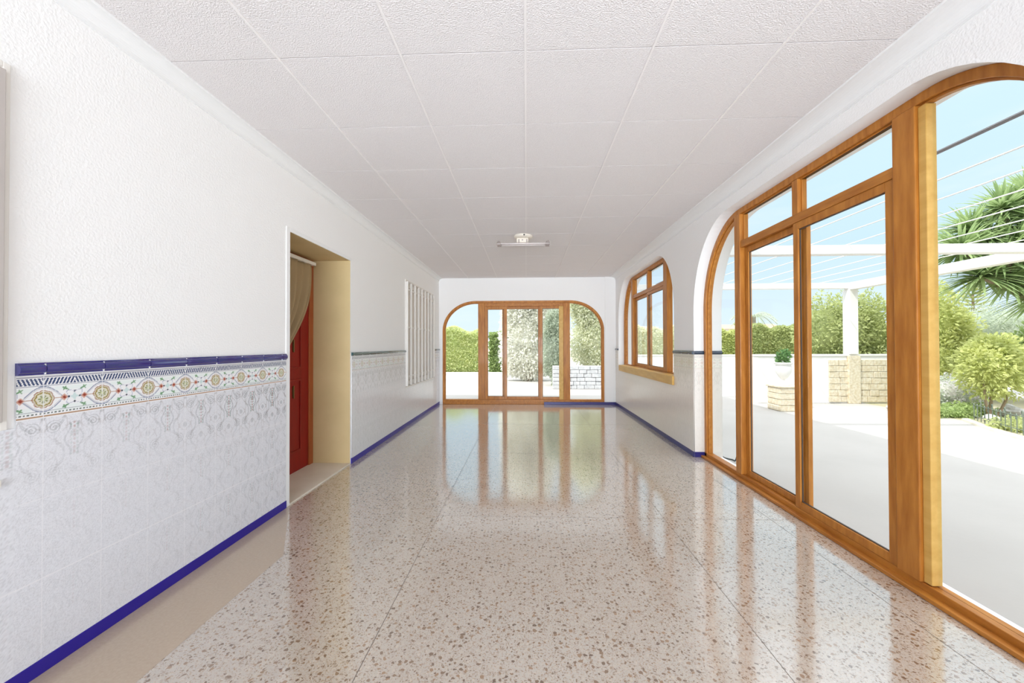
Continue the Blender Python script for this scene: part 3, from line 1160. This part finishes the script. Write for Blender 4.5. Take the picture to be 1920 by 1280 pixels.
m.box(DX + .012, DX + .075, DR[0] + .01, DR[1] - .09, 2.03, 2.062)
o = m.build('curtain_rail', IRONW, None, 0.003)
adopt(cu, o)
o['label'] = 'white curtain rail'

# ------------------------------------------------------------------ ceiling lamp
LX, LY = -0.035, 4.90
lamp = thing('ceiling_lamp', (LX, LY, ZC), 'cream ceiling lamp with a round base and thin horizontal tube', 'lamp')
m = MB()
m.lathe([(.112, ZC), (.118, ZC - .008), (.116, ZC - .022), (.100, ZC - .034), (.06, ZC - .040)], LX, LY, 36)
o = m.build('base', LAMPW, None, 0, False)
adopt(lamp, o)
m = MB()
m.tube([(LX + .012, LY - .108, ZC - .017), (LX + .012, LY - .119, ZC - .020)], .011, 12)
o = m.build('base_hole', DARK)
adopt(lamp, o)
m = MB()
m.box(LX - .085, LX + .065, LY - .045, LY + .045, ZC - .095, ZC - .036)
o = m.build('ballast_box', LAMPW, None, 0.012)
adopt(lamp, o)
m = MB()
m.tube([(LX - .01, LY - .044, ZC - .065), (LX - .01, LY - .048, ZC - .065)], .009, 12)
o = m.build('screw', LAMPC)
adopt(lamp, o)
for dx in (-.055, .045):
    m = MB()
    m.box(LX + dx - .006, LX + dx + .006, LY - .052, LY - .04, ZC - .115, ZC - .055)
    o = m.build('bracket', LAMPC, None, 0.002)
    adopt(lamp, o)
for dy, dz in ((-.045, -.112), (.045, -.108)):
    m = MB()
    m.tube([(LX - .30, LY + dy, ZC + dz), (LX + .30, LY + dy, ZC + dz)], .0085, 14)
    o = m.build('tube', TUBE, None, 0, True)
    adopt(lamp, o)
    for sx in (-1, 1):
        m = MB()
        m.tube([(LX + sx * .285, LY + dy, ZC + dz), (LX + sx * .335, LY + dy, ZC + dz)], [.020, .020], 16)
        m.lathe([(.018, ZC + dz + .018), (.014, ZC + dz + .035), (.010, ZC + dz + .038)], LX + sx * .31, LY + dy, 14)
        o = m.build('end_clip', LAMPC, None, 0.003)
        adopt(lamp, o)
# ------------------------------------------------------------------ outside: ground
m = MB()
m.box(RO, 7.15, YB - 3, 9.2, G - .2, G)
m.box(-14, RO, YF + .25, 9.2, G - .2, G)
m.box(-14, 14, 9.2, 30, G - .2, G)
pav = m.build('terrace_ground', PAVE)
tag(pav, 'pale smooth concrete terrace ground outside the windows', 'terrace', kind='structure')
pav.name = 'trim_8'
m = MB()
m.box(7.15, 40, YB - 3, 9.2, G - .2, G + .0)
m.box(14, 60, 9.2, 30, G - .2, G + .0)
m.box(-60, 60, 30, 120, G - .2, G)
o = m.build('garden_soil', SOIL)
tag(o, 'sandy garden soil beyond the terrace edge', 'soil', kind='structure')
m = MB()
rng = random.Random(5)
pts = [(6.05, 4.0), (6.36, 5.1), (6.62, 5.7), (6.9, 6.2), (7.15, 6.6)]
v = []
for x, y in pts:
    v += [(x, y, G), (x, y, G + .03), (x + .12, y + .02, G + .03), (x + .12, y + .02, G)]
f = []
for k in range(len(pts) - 1):
    for j in range(4):
        f.append((4 * k + j, 4 * k + (j + 1) % 4, 4 * k + 4 + (j + 1) % 4, 4 * k + 4 + j))
m.add(v, f + [(0, 1, 2, 3), (16, 17, 18, 19)])
o = m.build('stone_kerb', BEIGEW)
tag(o, 'low cream kerb under the small iron railing at right', 'kerb')
# planted bed inside the kerb
m = MB()
m.add([(6.17, 4.0, G + .012), (6.48, 5.12, G + .012), (6.74, 5.72, G + .012), (7.02, 6.22, G + .012), (7.27, 6.6, G + .012), (9.5, 6.6, G + .012), (9.5, 4.0, G + .012)],
      [(0, 1, 2, 3, 4, 5, 6)])
o = m.build('planting_bed', SOIL)
tag(o, 'sandy planting bed behind the low iron railing', 'bed', kind='structure')

# railing
ra_ = thing('garden_railing', (6.75, 5.6, G + .03), 'low dark green iron railing with curled bars at the right edge of the terrace', 'railing')
rp_ = [(6.54, 5.12), (6.80, 5.72), (7.08, 6.22), (7.24, 6.5)]


def along(pts, s):
    seg = [math.dist(a, b) for a, b in zip(pts[:-1], pts[1:])]
    tot = sum(seg)
    d = s * tot
    for (a, b), l_ in zip(zip(pts[:-1], pts[1:]), seg):
        if d <= l_:
            return (a[0] + (b[0] - a[0]) * d / l_, a[1] + (b[1] - a[1]) * d / l_)
        d -= l_
    return pts[-1]


for z in (.06, .24):
    m = MB()
    m.tube([(*along(rp_, s / 12), G + .03 + z) for s in range(13)], .006, 6)
    o = m.build('rail', RAILM)
    adopt(ra_, o)
for k in range(15):
    x, y = along(rp_, k / 14)
    m = MB()
    hh = .34 if k % 3 == 0 else .27
    p_ = [(x, y, G + .025), (x, y, G + .03 + hh * .8)]
    for q in range(7):
        tt = q / 6 * math.pi * 1.3
        p_.append((x + .028 * (1 - math.cos(tt)), y + .03 * (1 - math.cos(tt)), G + .03 + hh * .8 + .045 * math.sin(tt)))
    m.tube(p_, .006, 6)
    o = m.build('curled_bar', RAILM)
    adopt(ra_, o)

# ------------------------------------------------------------------ pergola
pg = thing('pergola', (7.0, 8.4, G), 'white pergola frame with wires over the terrace outside the big window', 'pergola')


def pbox(name, a, m_=WHITE, bev=.006, label=None):
    q = MB()
    q.box(*a)
    o_ = q.build(name, m_, None, bev)
    adopt(pg, o_)
    if label: o_['label'] = label


for y in (5.2, 8.4):
    pbox('cross_beam', (RO + .005, 6.84, y, y + .12, 2.41, 2.53))
pbox('cross_beam', (RO + .005, 6.84, -1.3, -1.18, 2.41, 2.53))
pbox('long_beam', (6.84, 7.0, -1.4, 8.52, 2.38, 2.53))
for y in (8.4, -1.33):
    pbox('column', (6.83, 7.01, y - .03, y + .15, 1.012 if y > 8 else G, 2.38))
for k, x in enumerate((2.83, 3.31, 3.76, 4.24, 4.74, 5.28, 5.78, 6.3)):
    q = MB()
    q.tube([(x, -1.4, 2.537), (x, 8.55, 2.537)], .013 if k == 0 else .0065, 8)
    o = q.build('wire', DWIRE if k == 0 else WIRE)
    if k == 0: o['label'] = 'thick dark wire nearest the house'
    adopt(pg, o)

# boundary walls
m = MB()
m.box(4.95, 8.4, 8.42, 8.6, G, .97)
m.box(4.93, 8.42, 8.40, 8.62, .97, 1.01)
bw = m.build('boundary_wall', WHITE, None, .008)
tag(bw, 'low white wall behind the pergola column with stone facing at its right', 'garden wall')
m = MB()
rng = random.Random(2)
y_ = 8.42
for r_ in range(7):
    x = 6.42
    while x < 8.38:
        w_ = rng.uniform(.12, .24)
        x2 = min(x + w_, 8.39)
        m.box(x + .003, x2 - .003, y_ - rng.uniform(.022, .034), y_ - .001, .0 + r_ * .128 + .003, .0 + (r_ + 1) * .128 - .003)
        x = x2
o = m.build('stone_facing', STONE, bw, .008)
m = MB()
m.box(6.80, 7.04, 8.36, 8.419, G, .98)
m.build('stone_pier', STONE, bw, .006)
m = MB()
m.box(5.0, 14, 21.5, 21.7, G, .62)
m.box(4.98, 14.02, 21.46, 21.74, .62, .68)
for x in (11.45, 11.75):
    m.box(x, x + .12, 21.47, 21.5, .38, .5)
o = m.build('far_garden_wall', WHITE, None, .01)
tag(o, 'long low white wall far behind the terrace in front of the clipped hedge', 'garden wall')
m = MB()
m.box(-9, 1.2, 17.0, 17.2, G, .02)
o = m.build('bed_edging', WHITE)
tag(o, 'flat white edging at the foot of the hedge seen through the far window', 'kerb')

# urn on stone pedestal
ur = thing('garden_urn', (5.85, 7.6, G), 'white urn holding a small plant on a rough stone pedestal on the terrace', 'urn')
ux, uy = 4.92, 7.55
ur.location = (ux, uy, G)
m = MB()
for k in range(4):
    m.box(ux - .19 + .005 * (k % 2), ux + .19 - .004 * (k % 2), uy - .19, uy + .19, G + k * .11 + .002, G + (k + 1) * .11 - .002)
m.box(ux - .21, ux + .21, uy - .21, uy + .21, G + .44, G + .475)
o = m.build('pedestal', STONE, None, .012)
adopt(ur, o)
m = MB()
m.lathe([(.10, G + .475), (.10, G + .50), (.035, G + .54), (.03, G + .58), (.07, G + .62), (.13, G + .72), (.14, G + .82),
         (.12, G + .86), (.16, G + .89), (.16, G + .91), (.13, G + .91), (.10, G + .85)], ux, uy, 28)
o = m.build('bowl', WHITE, None, 0, True)
adopt(ur, o)

# black cable on the floor just outside the first pane
m = MB()
cp = []
for k in range(30):
    q = k / 29
    cp.append((2.15 + .09 * q + .010 * math.sin(q * 11), 4.40 - .20 * q + .012 * math.sin(q * 8), G + .008))
last = cp[-1]
for k in range(1, 10):
    q = k / 9
    cp.append((last[0] - .01 * q, last[1] - .10 * q, G + .008 + .20 * q ** 1.6))
m.tube(cp, .007, 8)
o = m.build('black_cable', BLACK, None, 0, True)
tag(o, 'loose black cable lying outside the narrow left pane of the big window', 'cable')

# ------------------------------------------------------------------ vegetation


def np_mesh(name, co, F, m, parent=None):
    me = bpy.data.meshes.new(name)
    me.vertices.add(len(co))
    me.vertices.foreach_set('co', co.astype(np.float32).ravel())
    me.loops.add(F.size)
    me.loops.foreach_set('vertex_index', F.ravel().astype(np.int32))
    me.polygons.add(len(F))
    me.polygons.foreach_set('loop_start', np.arange(0, F.size, F.shape[1], dtype=np.int32))
    me.update(calc_edges=True)
    return link_mesh(name, me, m, parent)


def leaves(centers, dirs, length, width, rng, droop=0.2):
    """diamond leaves folded along the rib"""
    n = len(centers)
    d = dirs + rng.normal(0, .55, (n, 3))
    d /= np.linalg.norm(d, axis=1)[:, None]
    s = np.cross(d, rng.normal(0, 1, (n, 3)))
    s /= np.linalg.norm(s, axis=1)[:, None]
    nn = np.cross(d, s)
    ln = length * rng.uniform(.6, 1.25, n)[:, None]
    wd = width * rng.uniform(.7, 1.2, n)[:, None]
    a = centers
    b = centers + d * ln * .45 + s * wd + nn * wd * .3
    c = centers + d * ln - np.array([0, 0, 1]) * ln * droop
    e = centers + d * ln * .45 - s * wd + nn * wd * .3
    co = np.stack([a, b, c, e], 1).reshape(-1, 3)
    return co, np.arange(4 * n).reshape(n, 4)


def blob_foliage(name, blobs, n, length, width, m, seed, parent=None, shell=0.45):
    """leaves over a set of ellipsoids (cx,cy,cz,rx,ry,rz) + an irregular twiggy core of leaf matter inside"""
    rng = np.random.default_rng(seed)
    vol = np.array([b[3] * b[5] + b[4] * b[5] for b in blobs])
    pick = rng.choice(len(blobs), n, p=vol / vol.sum())
    B = np.array(blobs)[pick]
    d = rng.normal(0, 1, (n, 3))
    d /= np.linalg.norm(d, axis=1)[:, None]
    lump = 1 + .10 * np.sin(d[:, 0] * 7 + seed) + .08 * np.sin(d[:, 2] * 9 + d[:, 1] * 6)
    r = (1 - shell * rng.random(n) ** 1.6) * lump
    cen = B[:, :3] + d * r[:, None] * B[:, 3:6]
    cen[:, 2] = np.maximum(cen[:, 2], G + .02)
    co, F = leaves(cen, d * .8 + np.array([0, 0, .25]), length, width, rng)
    # core
    k = len(co)
    cos, fs = [co], [F]
    for b in blobs:
        th = np.linspace(0, math.pi, 8)
        ph = np.linspace(0, 2 * math.pi, 13)[:-1]
        T, P = np.meshgrid(th, ph, indexing='ij')
        q = np.stack([np.sin(T) * np.cos(P), np.sin(T) * np.sin(P), np.cos(T)], -1).reshape(-1, 3)
        q = q * (0.62 + .08 * rng.random(len(q)))[:, None]
        c = np.array(b[:3]) + q * np.array(b[3:6])
        c[:, 2] = np.maximum(c[:, 2], G)
        idx = np.arange(8 * 12).reshape(8, 12)
        quads = np.stack([idx[:-1], np.roll(idx[:-1], -1, 1), np.roll(idx[1:], -1, 1), idx[1:]], -1).reshape(-1, 4)
        cos.append(c)
        fs.append(quads + k)
        k += len(c)
    return np_mesh(name, np.concatenate(cos), np.concatenate(fs), m, parent)


def plant(name, label, cat, blobs, n, length, width, m, seed, trunk=None, group=None, shell=0.45):
    x, y = blobs[0][0], blobs[0][1]
    root = thing(name, (x, y, G), label, cat, group)
    o_ = blob_foliage('foliage', blobs, n, length, width, m, seed, None, shell)
    adopt(root, o_)
    if trunk:
        q = MB()
        for pts, r0, r1 in trunk:
            q.tube(pts, [r0 + (r1 - r0) * i / (len(pts) - 1) for i in range(len(pts))], 8)
        o_ = q.build('trunk', BARK, None, 0, True)
        adopt(root, o_)
    return root


# bush on the right
plant('rounded_bush', 'bright yellow-green leafy bush on thin stems beside the small iron railing', 'bush',
      [(7.80, 6.75, .78, .42, .38, .48), (7.68, 6.7, .93, .30, .3, .32), (8.02, 6.8, .95, .32, .3, .42), (7.82, 6.75, 1.12, .27, .28, .25)],
      5200, .085, .020, LF_YG, 11,
      [([(7.78, 6.75, G), (7.8, 6.76, .2), (7.86, 6.8, .6)], .03, .015), ([(7.74, 6.73, G), (7.64, 6.7, .3), (7.6, 6.68, .7)], .022, .012),
       ([(7.84, 6.72, G), (7.98, 6.7, .3), (8.02, 6.75, .8)], .022, .012)])
# trees behind the low wall, left to right
plant('garden_tree', 'olive-green leafy tree directly behind the white pergola column', 'tree',
      [(7.3, 9.7, 1.45, .6, .45, .98), (7.9, 9.7, 1.5, .6, .45, 1.02), (8.4, 9.7, 1.45, .45, .45, 1.05), (7.6, 9.7, .7, .9, .45, .7)], 14000, .09, .022, LF_OL, 21,
      [([(7.6, 9.7, G), (7.6, 9.7, .8)], .08, .05)], 'trees along the low wall')
plant('garden_tree', 'tall yellow-green tree seen right of the thick window post', 'tree',
      [(9.35, 9.1, 1.65, .42, .4, .95), (9.75, 9.1, 1.2, .45, .4, .85), (9.3, 9.0, .8, .5, .4, .75), (9.9, 9.0, .7, .5, .4, .65)], 11000, .10, .022, LF_YG, 22,
      [([(9.35, 9.1, G), (9.35, 9.1, .7)], .08, .05)], 'trees along the low wall')
plant('garden_tree', 'greyish olive tree low beneath the tall yucca', 'tree',
      [(11.1, 9.9, 1.55, .75, .5, .65), (12.0, 10.0, 1.5, .8, .5, .75), (10.9, 9.8, .9, .6, .4, .6)], 7000, .08, .014, LF_GR, 23,
      [([(11.1, 9.9, G), (11.1, 9.9, .9)], .09, .05)], 'trees along the low wall')
plant('garden_tree', 'deep green leafy tree at the right edge behind the bright bush', 'tree',
      [(10.75, 8.45, 1.15, .4, .25, .55), (11.1, 8.45, .7, .5, .25, .6)], 4200, .11, .028, LF_G, 24,
      [([(10.75, 8.45, G), (10.75, 8.45, .7)], .05, .03)], 'trees along the low wall')
# low flowering bed
plant('flower_bed', 'pale grey-white flowering plants low below the yellow-green tree', 'flowers',
      [(7.75, 7.5, .28, .5, .3, .33), (8.3, 7.7, .3, .5, .3, .36), (7.35, 7.4, .2, .3, .25, .28)], 3600, .05, .016, LF_GR, 31)
bpy.data.objects['flower_bed'].name = 'flower_bed'
fl = blob_foliage('blossom', [(7.75, 7.45, .30, .52, .3, .34), (8.3, 7.65, .34, .5, .3, .36)], 1500, .04, .018, LF_FL, 33)
adopt(bpy.data.objects['flower_bed'], fl)
plant('ground_cover', 'low dark green creeping plants along the terrace edge', 'ground cover',
      [(7.35, 6.9, .05, .35, .2, .16), (6.95, 6.95, .04, .3, .2, .14), (7.75, 7.0, .05, .35, .2, .15)], 2400, .05, .016, LF_G, 32)
plant('ground_cover', 'sparse green plants growing behind the curled iron railing', 'ground cover',
      [(7.0, 5.75, .04, .22, .3, .13), (7.3, 5.3, .04, .3, .3, .13)], 1300, .06, .014, LF_OL, 34)
rng_ = random.Random(4)
for k, (x, y, s, lb) in enumerate(((6.90, 7.5, .10, 'small pale rock at the left end of the flowering bed'),
                                   (7.42, 6.42, .10, 'pale rock at the foot of the bright green bush'),
                                   (8.3, 6.9, .16, 'larger pale rock in the bed right of the bright green bush'))):
    bm = bmesh.new()
    bmesh.ops.create_icosphere(bm, subdivisions=3, radius=s)
    for v_ in bm.verts:
        q = v_.co
        v_.co = q * (1 + .18 * math.sin(q.x * 31 + k) + .14 * math.sin(q.y * 37) + .1 * math.sin(q.z * 43))
        v_.co.z *= .7
    me = bpy.data.meshes.new('rock')
    bm.to_mesh(me)
    bm.free()
    o = link_mesh('rock', me, ROCK)
    o.location = (x, y, G + s * .5)
    tag(o, lb, 'rock', 'rocks in the garden bed')


# yucca tree
def yucca(x, y):
    root = thing('yucca_tree', (x, y, G), 'tall yucca tree with spiky rosettes of long leaves above the pergola wires', 'tree')
    rng = np.random.default_rng(8)
    heads = [(x - 1.35, y - .1, 2.95), (x - .95, y + .1, 3.35), (x - .5, y, 3.7), (x, y, 3.95), (x + .5, y + .1, 3.8), (x - 1.0, y - .1, 2.45),
             (x - .45, y - .2, 3.05), (x + .1, y - .25, 3.3), (x - .5, y - .1, 2.35), (x + .2, y - .2, 2.6), (x + .7, y, 3.1), (x - .75, y - .2, 2.75),
             (x - .15, y - .3, 2.1), (x - .75, y, 3.1), (x + .35, y, 3.5), (x - .2, y - .15, 3.4), (x + .35, y - .2, 2.2)]
    q = MB()
    q.tube([(x + .25, y, G), (x + .15, y, .8), (x + .05, y, 1.7), (x, y, 2.3)], [.17, .14, .12, .10], 12)
    for h in heads:
        mid = ((x + h[0]) / 2 + .05, (y + h[1]) / 2, 2.1 + (h[2] - 2.1) * .35)
        q.tube([(x, y, 2.0), mid, h], [.07, .055, .045], 8)
    o_ = q.build('trunk', BARK, None, 0, True)
    adopt(root, o_)
    for h in heads:
        n = 170
        u = rng.random(n) * 2 * math.pi
        el = np.arcsin(rng.uniform(-.55, 1, n))
        d = np.stack([np.cos(u) * np.cos(el), np.sin(u) * np.cos(el), np.sin(el)], 1)
        s = np.cross(d, np.array([0, 0, 1.0]))
        s /= np.maximum(np.linalg.norm(s, axis=1), 1e-3)[:, None]
        ln = rng.uniform(.48, .78, n)[:, None]
        w = .023
        c0 = np.array(h) + d * .03
        co, F = [], []
        down = np.array([0, 0, -1.0])
        rings = []
        for t_ in (0, .35, .7, 1.0):
            p_ = c0 + d * ln * t_ + down * ln * .22 * t_ ** 2.2
            ww = w * (.75, 1, .7, .02)[(0, .35, .7, 1.0).index(t_)]
            rings.append((p_ - s * ww, p_ + np.cross(d, s) * ww * -.3, p_ + s * ww))
        arr = np.stack([np.stack(r, 1) for r in rings], 1)   # n,4,3,3
        co = arr.reshape(-1, 3)
        idx = np.arange(n * 12).reshape(n, 4, 3)
        for a in range(3):
            for b in range(2):
                F.append(np.stack([idx[:, a, b], idx[:, a, b + 1], idx[:, a + 1, b + 1], idx[:, a + 1, b]], 1))
        o_ = np_mesh('leaf_rosette', co, np.concatenate(F), LF_YU)
        adopt(root, o_)
    return root


yucca(9.3, 7.4)

# Norfolk pine far behind
nx_, ny_ = 22.3, 20.0
npn = thing('norfolk_pine', (nx_, ny_, G), 'distant conifer with flat tiered branches beside the yucca', 'tree')
q = MB()
q.tube([(nx_, ny_, G), (nx_, ny_, 4.7)], [.12, .02], 8)
o = q.build('trunk', BARK)
adopt(npn, o)
q = MB()
rg = random.Random(9)
for k in range(15):
    z = 1.9 + k * .18
    r = .95 * (1 - k / 17) ** .8
    for a in range(9):
        th = a * 2 * math.pi / 9 + k * .4
        p_ = [(nx_ + math.cos(th) * r * s, ny_ + math.sin(th) * r * s, z + .22 * s * s) for s in (0, .4, .75, 1)]
        q.tube(p_, [.02, .03, .025, .01], 5)
o = q.build('tiered_branches', LF_OL)
adopt(npn, o)


# feather palm far away in the left panes
def palm(x, y, h, label):
    root = thing('palm_tree', (x, y, G), label, 'tree')
    q = MB()
    q.tube([(x, y, G), (x, y, h)], [.16, .13], 10)
    o_ = q.build('trunk', BARK)
    adopt(root, o_)
    rg_ = random.Random(7)
    for k in range(16):
        th = k * 2 * math.pi / 16 + rg_.uniform(-.1, .1)
        up = rg_.uniform(.3, 1.1)
        q = MB()
        rib = []
        for j in range(9):
            s = j / 8
            rr = 1.25 * s
            rib.append(Vector((x + math.cos(th) * rr, y + math.sin(th) * rr, h + up * s * 1.0 - 1.15 * s * s)))
        q.tube(rib, [.018] * 9, 5)
        side = Vector((-math.sin(th), math.cos(th), 0))
        for j in range(1, 9):
            for e_ in (0, .5):
                b = rib[j - 1].lerp(rib[j], e_)
                for sg in (-1, 1):
                    tip = b + side * sg * .30 + Vector((math.cos(th) * .12, math.sin(th) * .12, -.12))
                    q.add([b + Vector((0, 0, .012)), b.lerp(tip, .5) + Vector((math.cos(th), math.sin(th), 0)) * .022, tip,
                           b.lerp(tip, .5) - Vector((math.cos(th), math.sin(th), 0)) * .022], [(0, 1, 2, 3)])
        o_ = q.build('frond', LF_GR)
        adopt(root, o_)


palm(14.0, 24.2, 3.0, 'distant feather palm rising above the hedge behind the second pane')

# clipped hedges and masses far behind


def hedge(name, label, x0, x1, y, h, n, m, seed, dp=.5, cat='hedge', ln=.13, group=None):
    rng = np.random.default_rng(seed)
    root = thing(name, ((x0 + x1) / 2, y, G), label, cat, group)
    # front, top leaves
    k = n
    xs_ = rng.uniform(x0, x1, k)
    hh = h * (1 + .05 * np.sin(xs_ * 2.1 + seed) + .04 * np.sin(xs_ * 5.3))
    zt = rng.random(k)
    top = rng.random(k) < .25
    z_ = np.where(top, hh + G, G + zt * hh)
    ys_ = np.where(top, rng.uniform(y - dp / 2, y + dp / 2, k), y - dp / 2 + rng.normal(0, .05, k))
    cen = np.stack([xs_, ys_, z_], 1)
    d = np.where(top[:, None], np.array([0, 0, 1.0]), np.array([0, -.8, .5]))
    co, F = leaves(cen, d, ln, ln * .26, rng)
    nseg = max(4, int((x1 - x0) / .3))
    xx = np.linspace(x0 + .03, x1 - .03, nseg + 1)
    hh2 = h * (1 + .05 * np.sin(xx * 2.1 + seed) + .04 * np.sin(xx * 5.3)) - .05
    c2 = []
    for a, b in zip(xx, hh2):
        c2 += [(a, y - dp / 2 + .05, G), (a, y - dp / 2 + .05, G + b), (a, y + dp / 2 - .05, G + b), (a, y + dp / 2 - .05, G)]
    kk = len(co)
    f2 = []
    for i in range(nseg):
        for j in range(4):
            f2.append((kk + 4 * i + j, kk + 4 * i + (j + 1) % 4, kk + 4 * i + 4 + (j + 1) % 4, kk + 4 * i + 4 + j))
    f2.append((kk, kk + 1, kk + 2, kk + 3))
    f2.append(tuple(kk + 4 * nseg + j for j in (3, 2, 1, 0)))
    o_ = np_mesh('foliage', np.concatenate([co, np.array(c2)]), np.concatenate([F, np.array(f2)]), m)
    adopt(root, o_)
    return root


HG = 'hedges around the garden'
hedge('hedge', 'bright green clipped hedge in the left part of the far window', -8.0, -1.86, 17.7, 1.95, 15000, LF_HD, 41, group=HG)
hedge('hedge', 'darker green hedge behind the second pane of the far window', -1.70, -.45, 17.7, 1.75, 5000, LF_G, 42, group=HG)
hedge('hedge', 'bright green hedge block behind the narrow arched pane of the big window', 10.6, 11.93, 22.6, 2.1, 3500, LF_YG, 43, ln=.16, group=HG)
hedge('hedge', 'dark green hedge behind the second pane of the big window', 12.1, 16.2, 22.6, 2.25, 8000, LF_OL, 44, ln=.16, group=HG)
hedge('hedge', 'pale yellow-green hedge seen through the small arched window', 4.6, 10.4, 22.6, 2.2, 8000, LF_PL, 45, ln=.16, group=HG)
# big pale trees behind the right half of the far window
plant('garden_tree', 'large pale tree filling the middle of the far window', 'tree',
      [(-.05, 13.6, 1.4, .85, .45, 1.4), (.1, 13.6, .7, .9, .45, .75), (-.25, 13.6, 2.9, .6, .45, 1.3), (.45, 13.6, 2.9, .5, .45, 1.5)], 24000, .11, .030, LF_WH, 51,
      [([(.1, 13.5, G), (.1, 13.5, 1.2)], .12, .08)], 'trees behind the far window')
plant('garden_tree', 'grey-green tree behind the narrow pane right of the middle of the far window', 'tree',
      [(.90, 12.0, 1.1, .36, .3, 1.1), (.90, 12.05, 1.75, .3, .3, .7)], 9000, .08, .022, LF_GR, 52,
      [([(.90, 12.0, G), (.90, 12.0, .8)], .06, .04)], 'trees behind the far window')
plant('garden_tree', 'pale green tree behind the right arched pane of the far window', 'tree',
      [(2.3, 12.7, 1.3, .8, .3, 1.0), (2.4, 12.8, 2.3, .85, .3, .95), (1.95, 12.7, 2.7, .5, .3, .8)], 20000, .09, .027, LF_PL, 53,
      [([(2.35, 12.8, G), (2.35, 12.8, 1.0)], .08, .05)], 'trees behind the far window')
# stone wall low behind the right panes
m = MB()
rng = random.Random(12)
for r_ in range(6):
    x = .75
    while x < 3.6:
        x2 = min(x + rng.uniform(.16, .34), 3.62)
        m.box(x + .004, x2 - .004, 11.0 - rng.uniform(0, .02), 11.2, G + r_ * .11 + .004, G + (r_ + 1) * .11 - .004)
        x = x2
o = m.build('stone_wall', mat('grey_white_stone', (0.66, 0.66, 0.66), 0.9, 0.1, bump=.8, bscale=20, vary=(0.50, 0.50, 0.52), vscale=14), None, .01)
tag(o, 'low grey-white stone wall outside the right panes of the far window', 'garden wall')

# small plants in front: urn plant
o = blob_foliage('urn_plant', [(ux, uy, G + 1.02, .10, .10, .13)], 260, .07, .018, LF_DK, 61)
adopt(ur, o)
# white garden chair seen through the small window
gc = thing('garden_chair', (4.0, 9.6, G), 'white slatted garden chair on the terrace outside the small arched window', 'chair')


def cbar(name, p, q_, r=.014):
    k = MB()
    k.tube([p, q_], r, 8)
    o_ = k.build(name, WHITE)
    adopt(gc, o_)


cx, cy = 3.35, 13.2
gc.location = (cx, cy, G)
for sx in (-.24, .24):
    cbar('leg', (cx + sx, cy - .24, G), (cx + sx, cy - .22, G + .43))
    cbar('leg', (cx + sx, cy + .24, G), (cx + sx, cy + .22, G + .43))
k = MB()
for i in range(6):
    k.box(cx - .25, cx + .25, cy - .24 + i * .083, cy - .17 + i * .083, G + .43, G + .452)
o = k.build('seat', WHITE, None, .004)
adopt(gc, o)
k = MB()
for i in range(5):
    k.box(cx - .24 + i * .10, cx - .18 + i * .10, cy + .22, cy + .245, G + .45, G + .92)
k.box(cx - .25, cx + .25, cy + .215, cy + .25, G + .90, G + .96)
o = k.build('backrest', WHITE, None, .004)
adopt(gc, o)

# hill and houses on the horizon
m = MB()
NX = 60
v = []
for i in range(NX + 1):
    x = -70 + 200 * i / NX
    h = 5.0 + 1.6 * math.sin(x * .07) + 1.0 * math.sin(x * .19 + 1)
    v += [(x, 95, G), (x, 105, G + h * .7), (x, 118, G + h)]
f = []
for i in range(NX):
    f += [(3 * i, 3 * i + 3, 3 * i + 4, 3 * i + 1), (3 * i + 1, 3 * i + 4, 3 * i + 5, 3 * i + 2)]
m.add(v, f)
o = m.build('hill', FARHILL, None, 0, True)
tag(o, 'hazy low hill on the horizon behind the garden', 'hill', kind='structure')
for x, w_, h_, lb in ((22.6, 2.6, 3.35, 'distant white house with terracotta roof behind the second pane'),
                      (19.0, 2.4, 3.3, 'distant pinkish-roofed house behind the narrow arched pane')):
    root = thing('distant_house', (x + w_ / 2, 40, G), lb, 'house', 'houses beyond the hedge')
    k = MB()
    k.box(x, x + w_, 39, 42, G, h_ - .5)
    o = k.build('wall', WHITE)
    adopt(root, o)
    k = MB()
    k.add([(x - .2, 38.8, h_ - .5), (x + w_ + .2, 38.8, h_ - .5), (x + w_ + .2, 42.2, h_ - .5), (x - .2, 42.2, h_ - .5),
           (x - .2, 40.5, h_), (x + w_ + .2, 40.5, h_)], [(0, 1, 5, 4), (3, 2, 5, 4), (0, 3, 4), (1, 2, 5), (0, 1, 2, 3)])
    o = k.build('roof', TERRA)
    adopt(root, o)
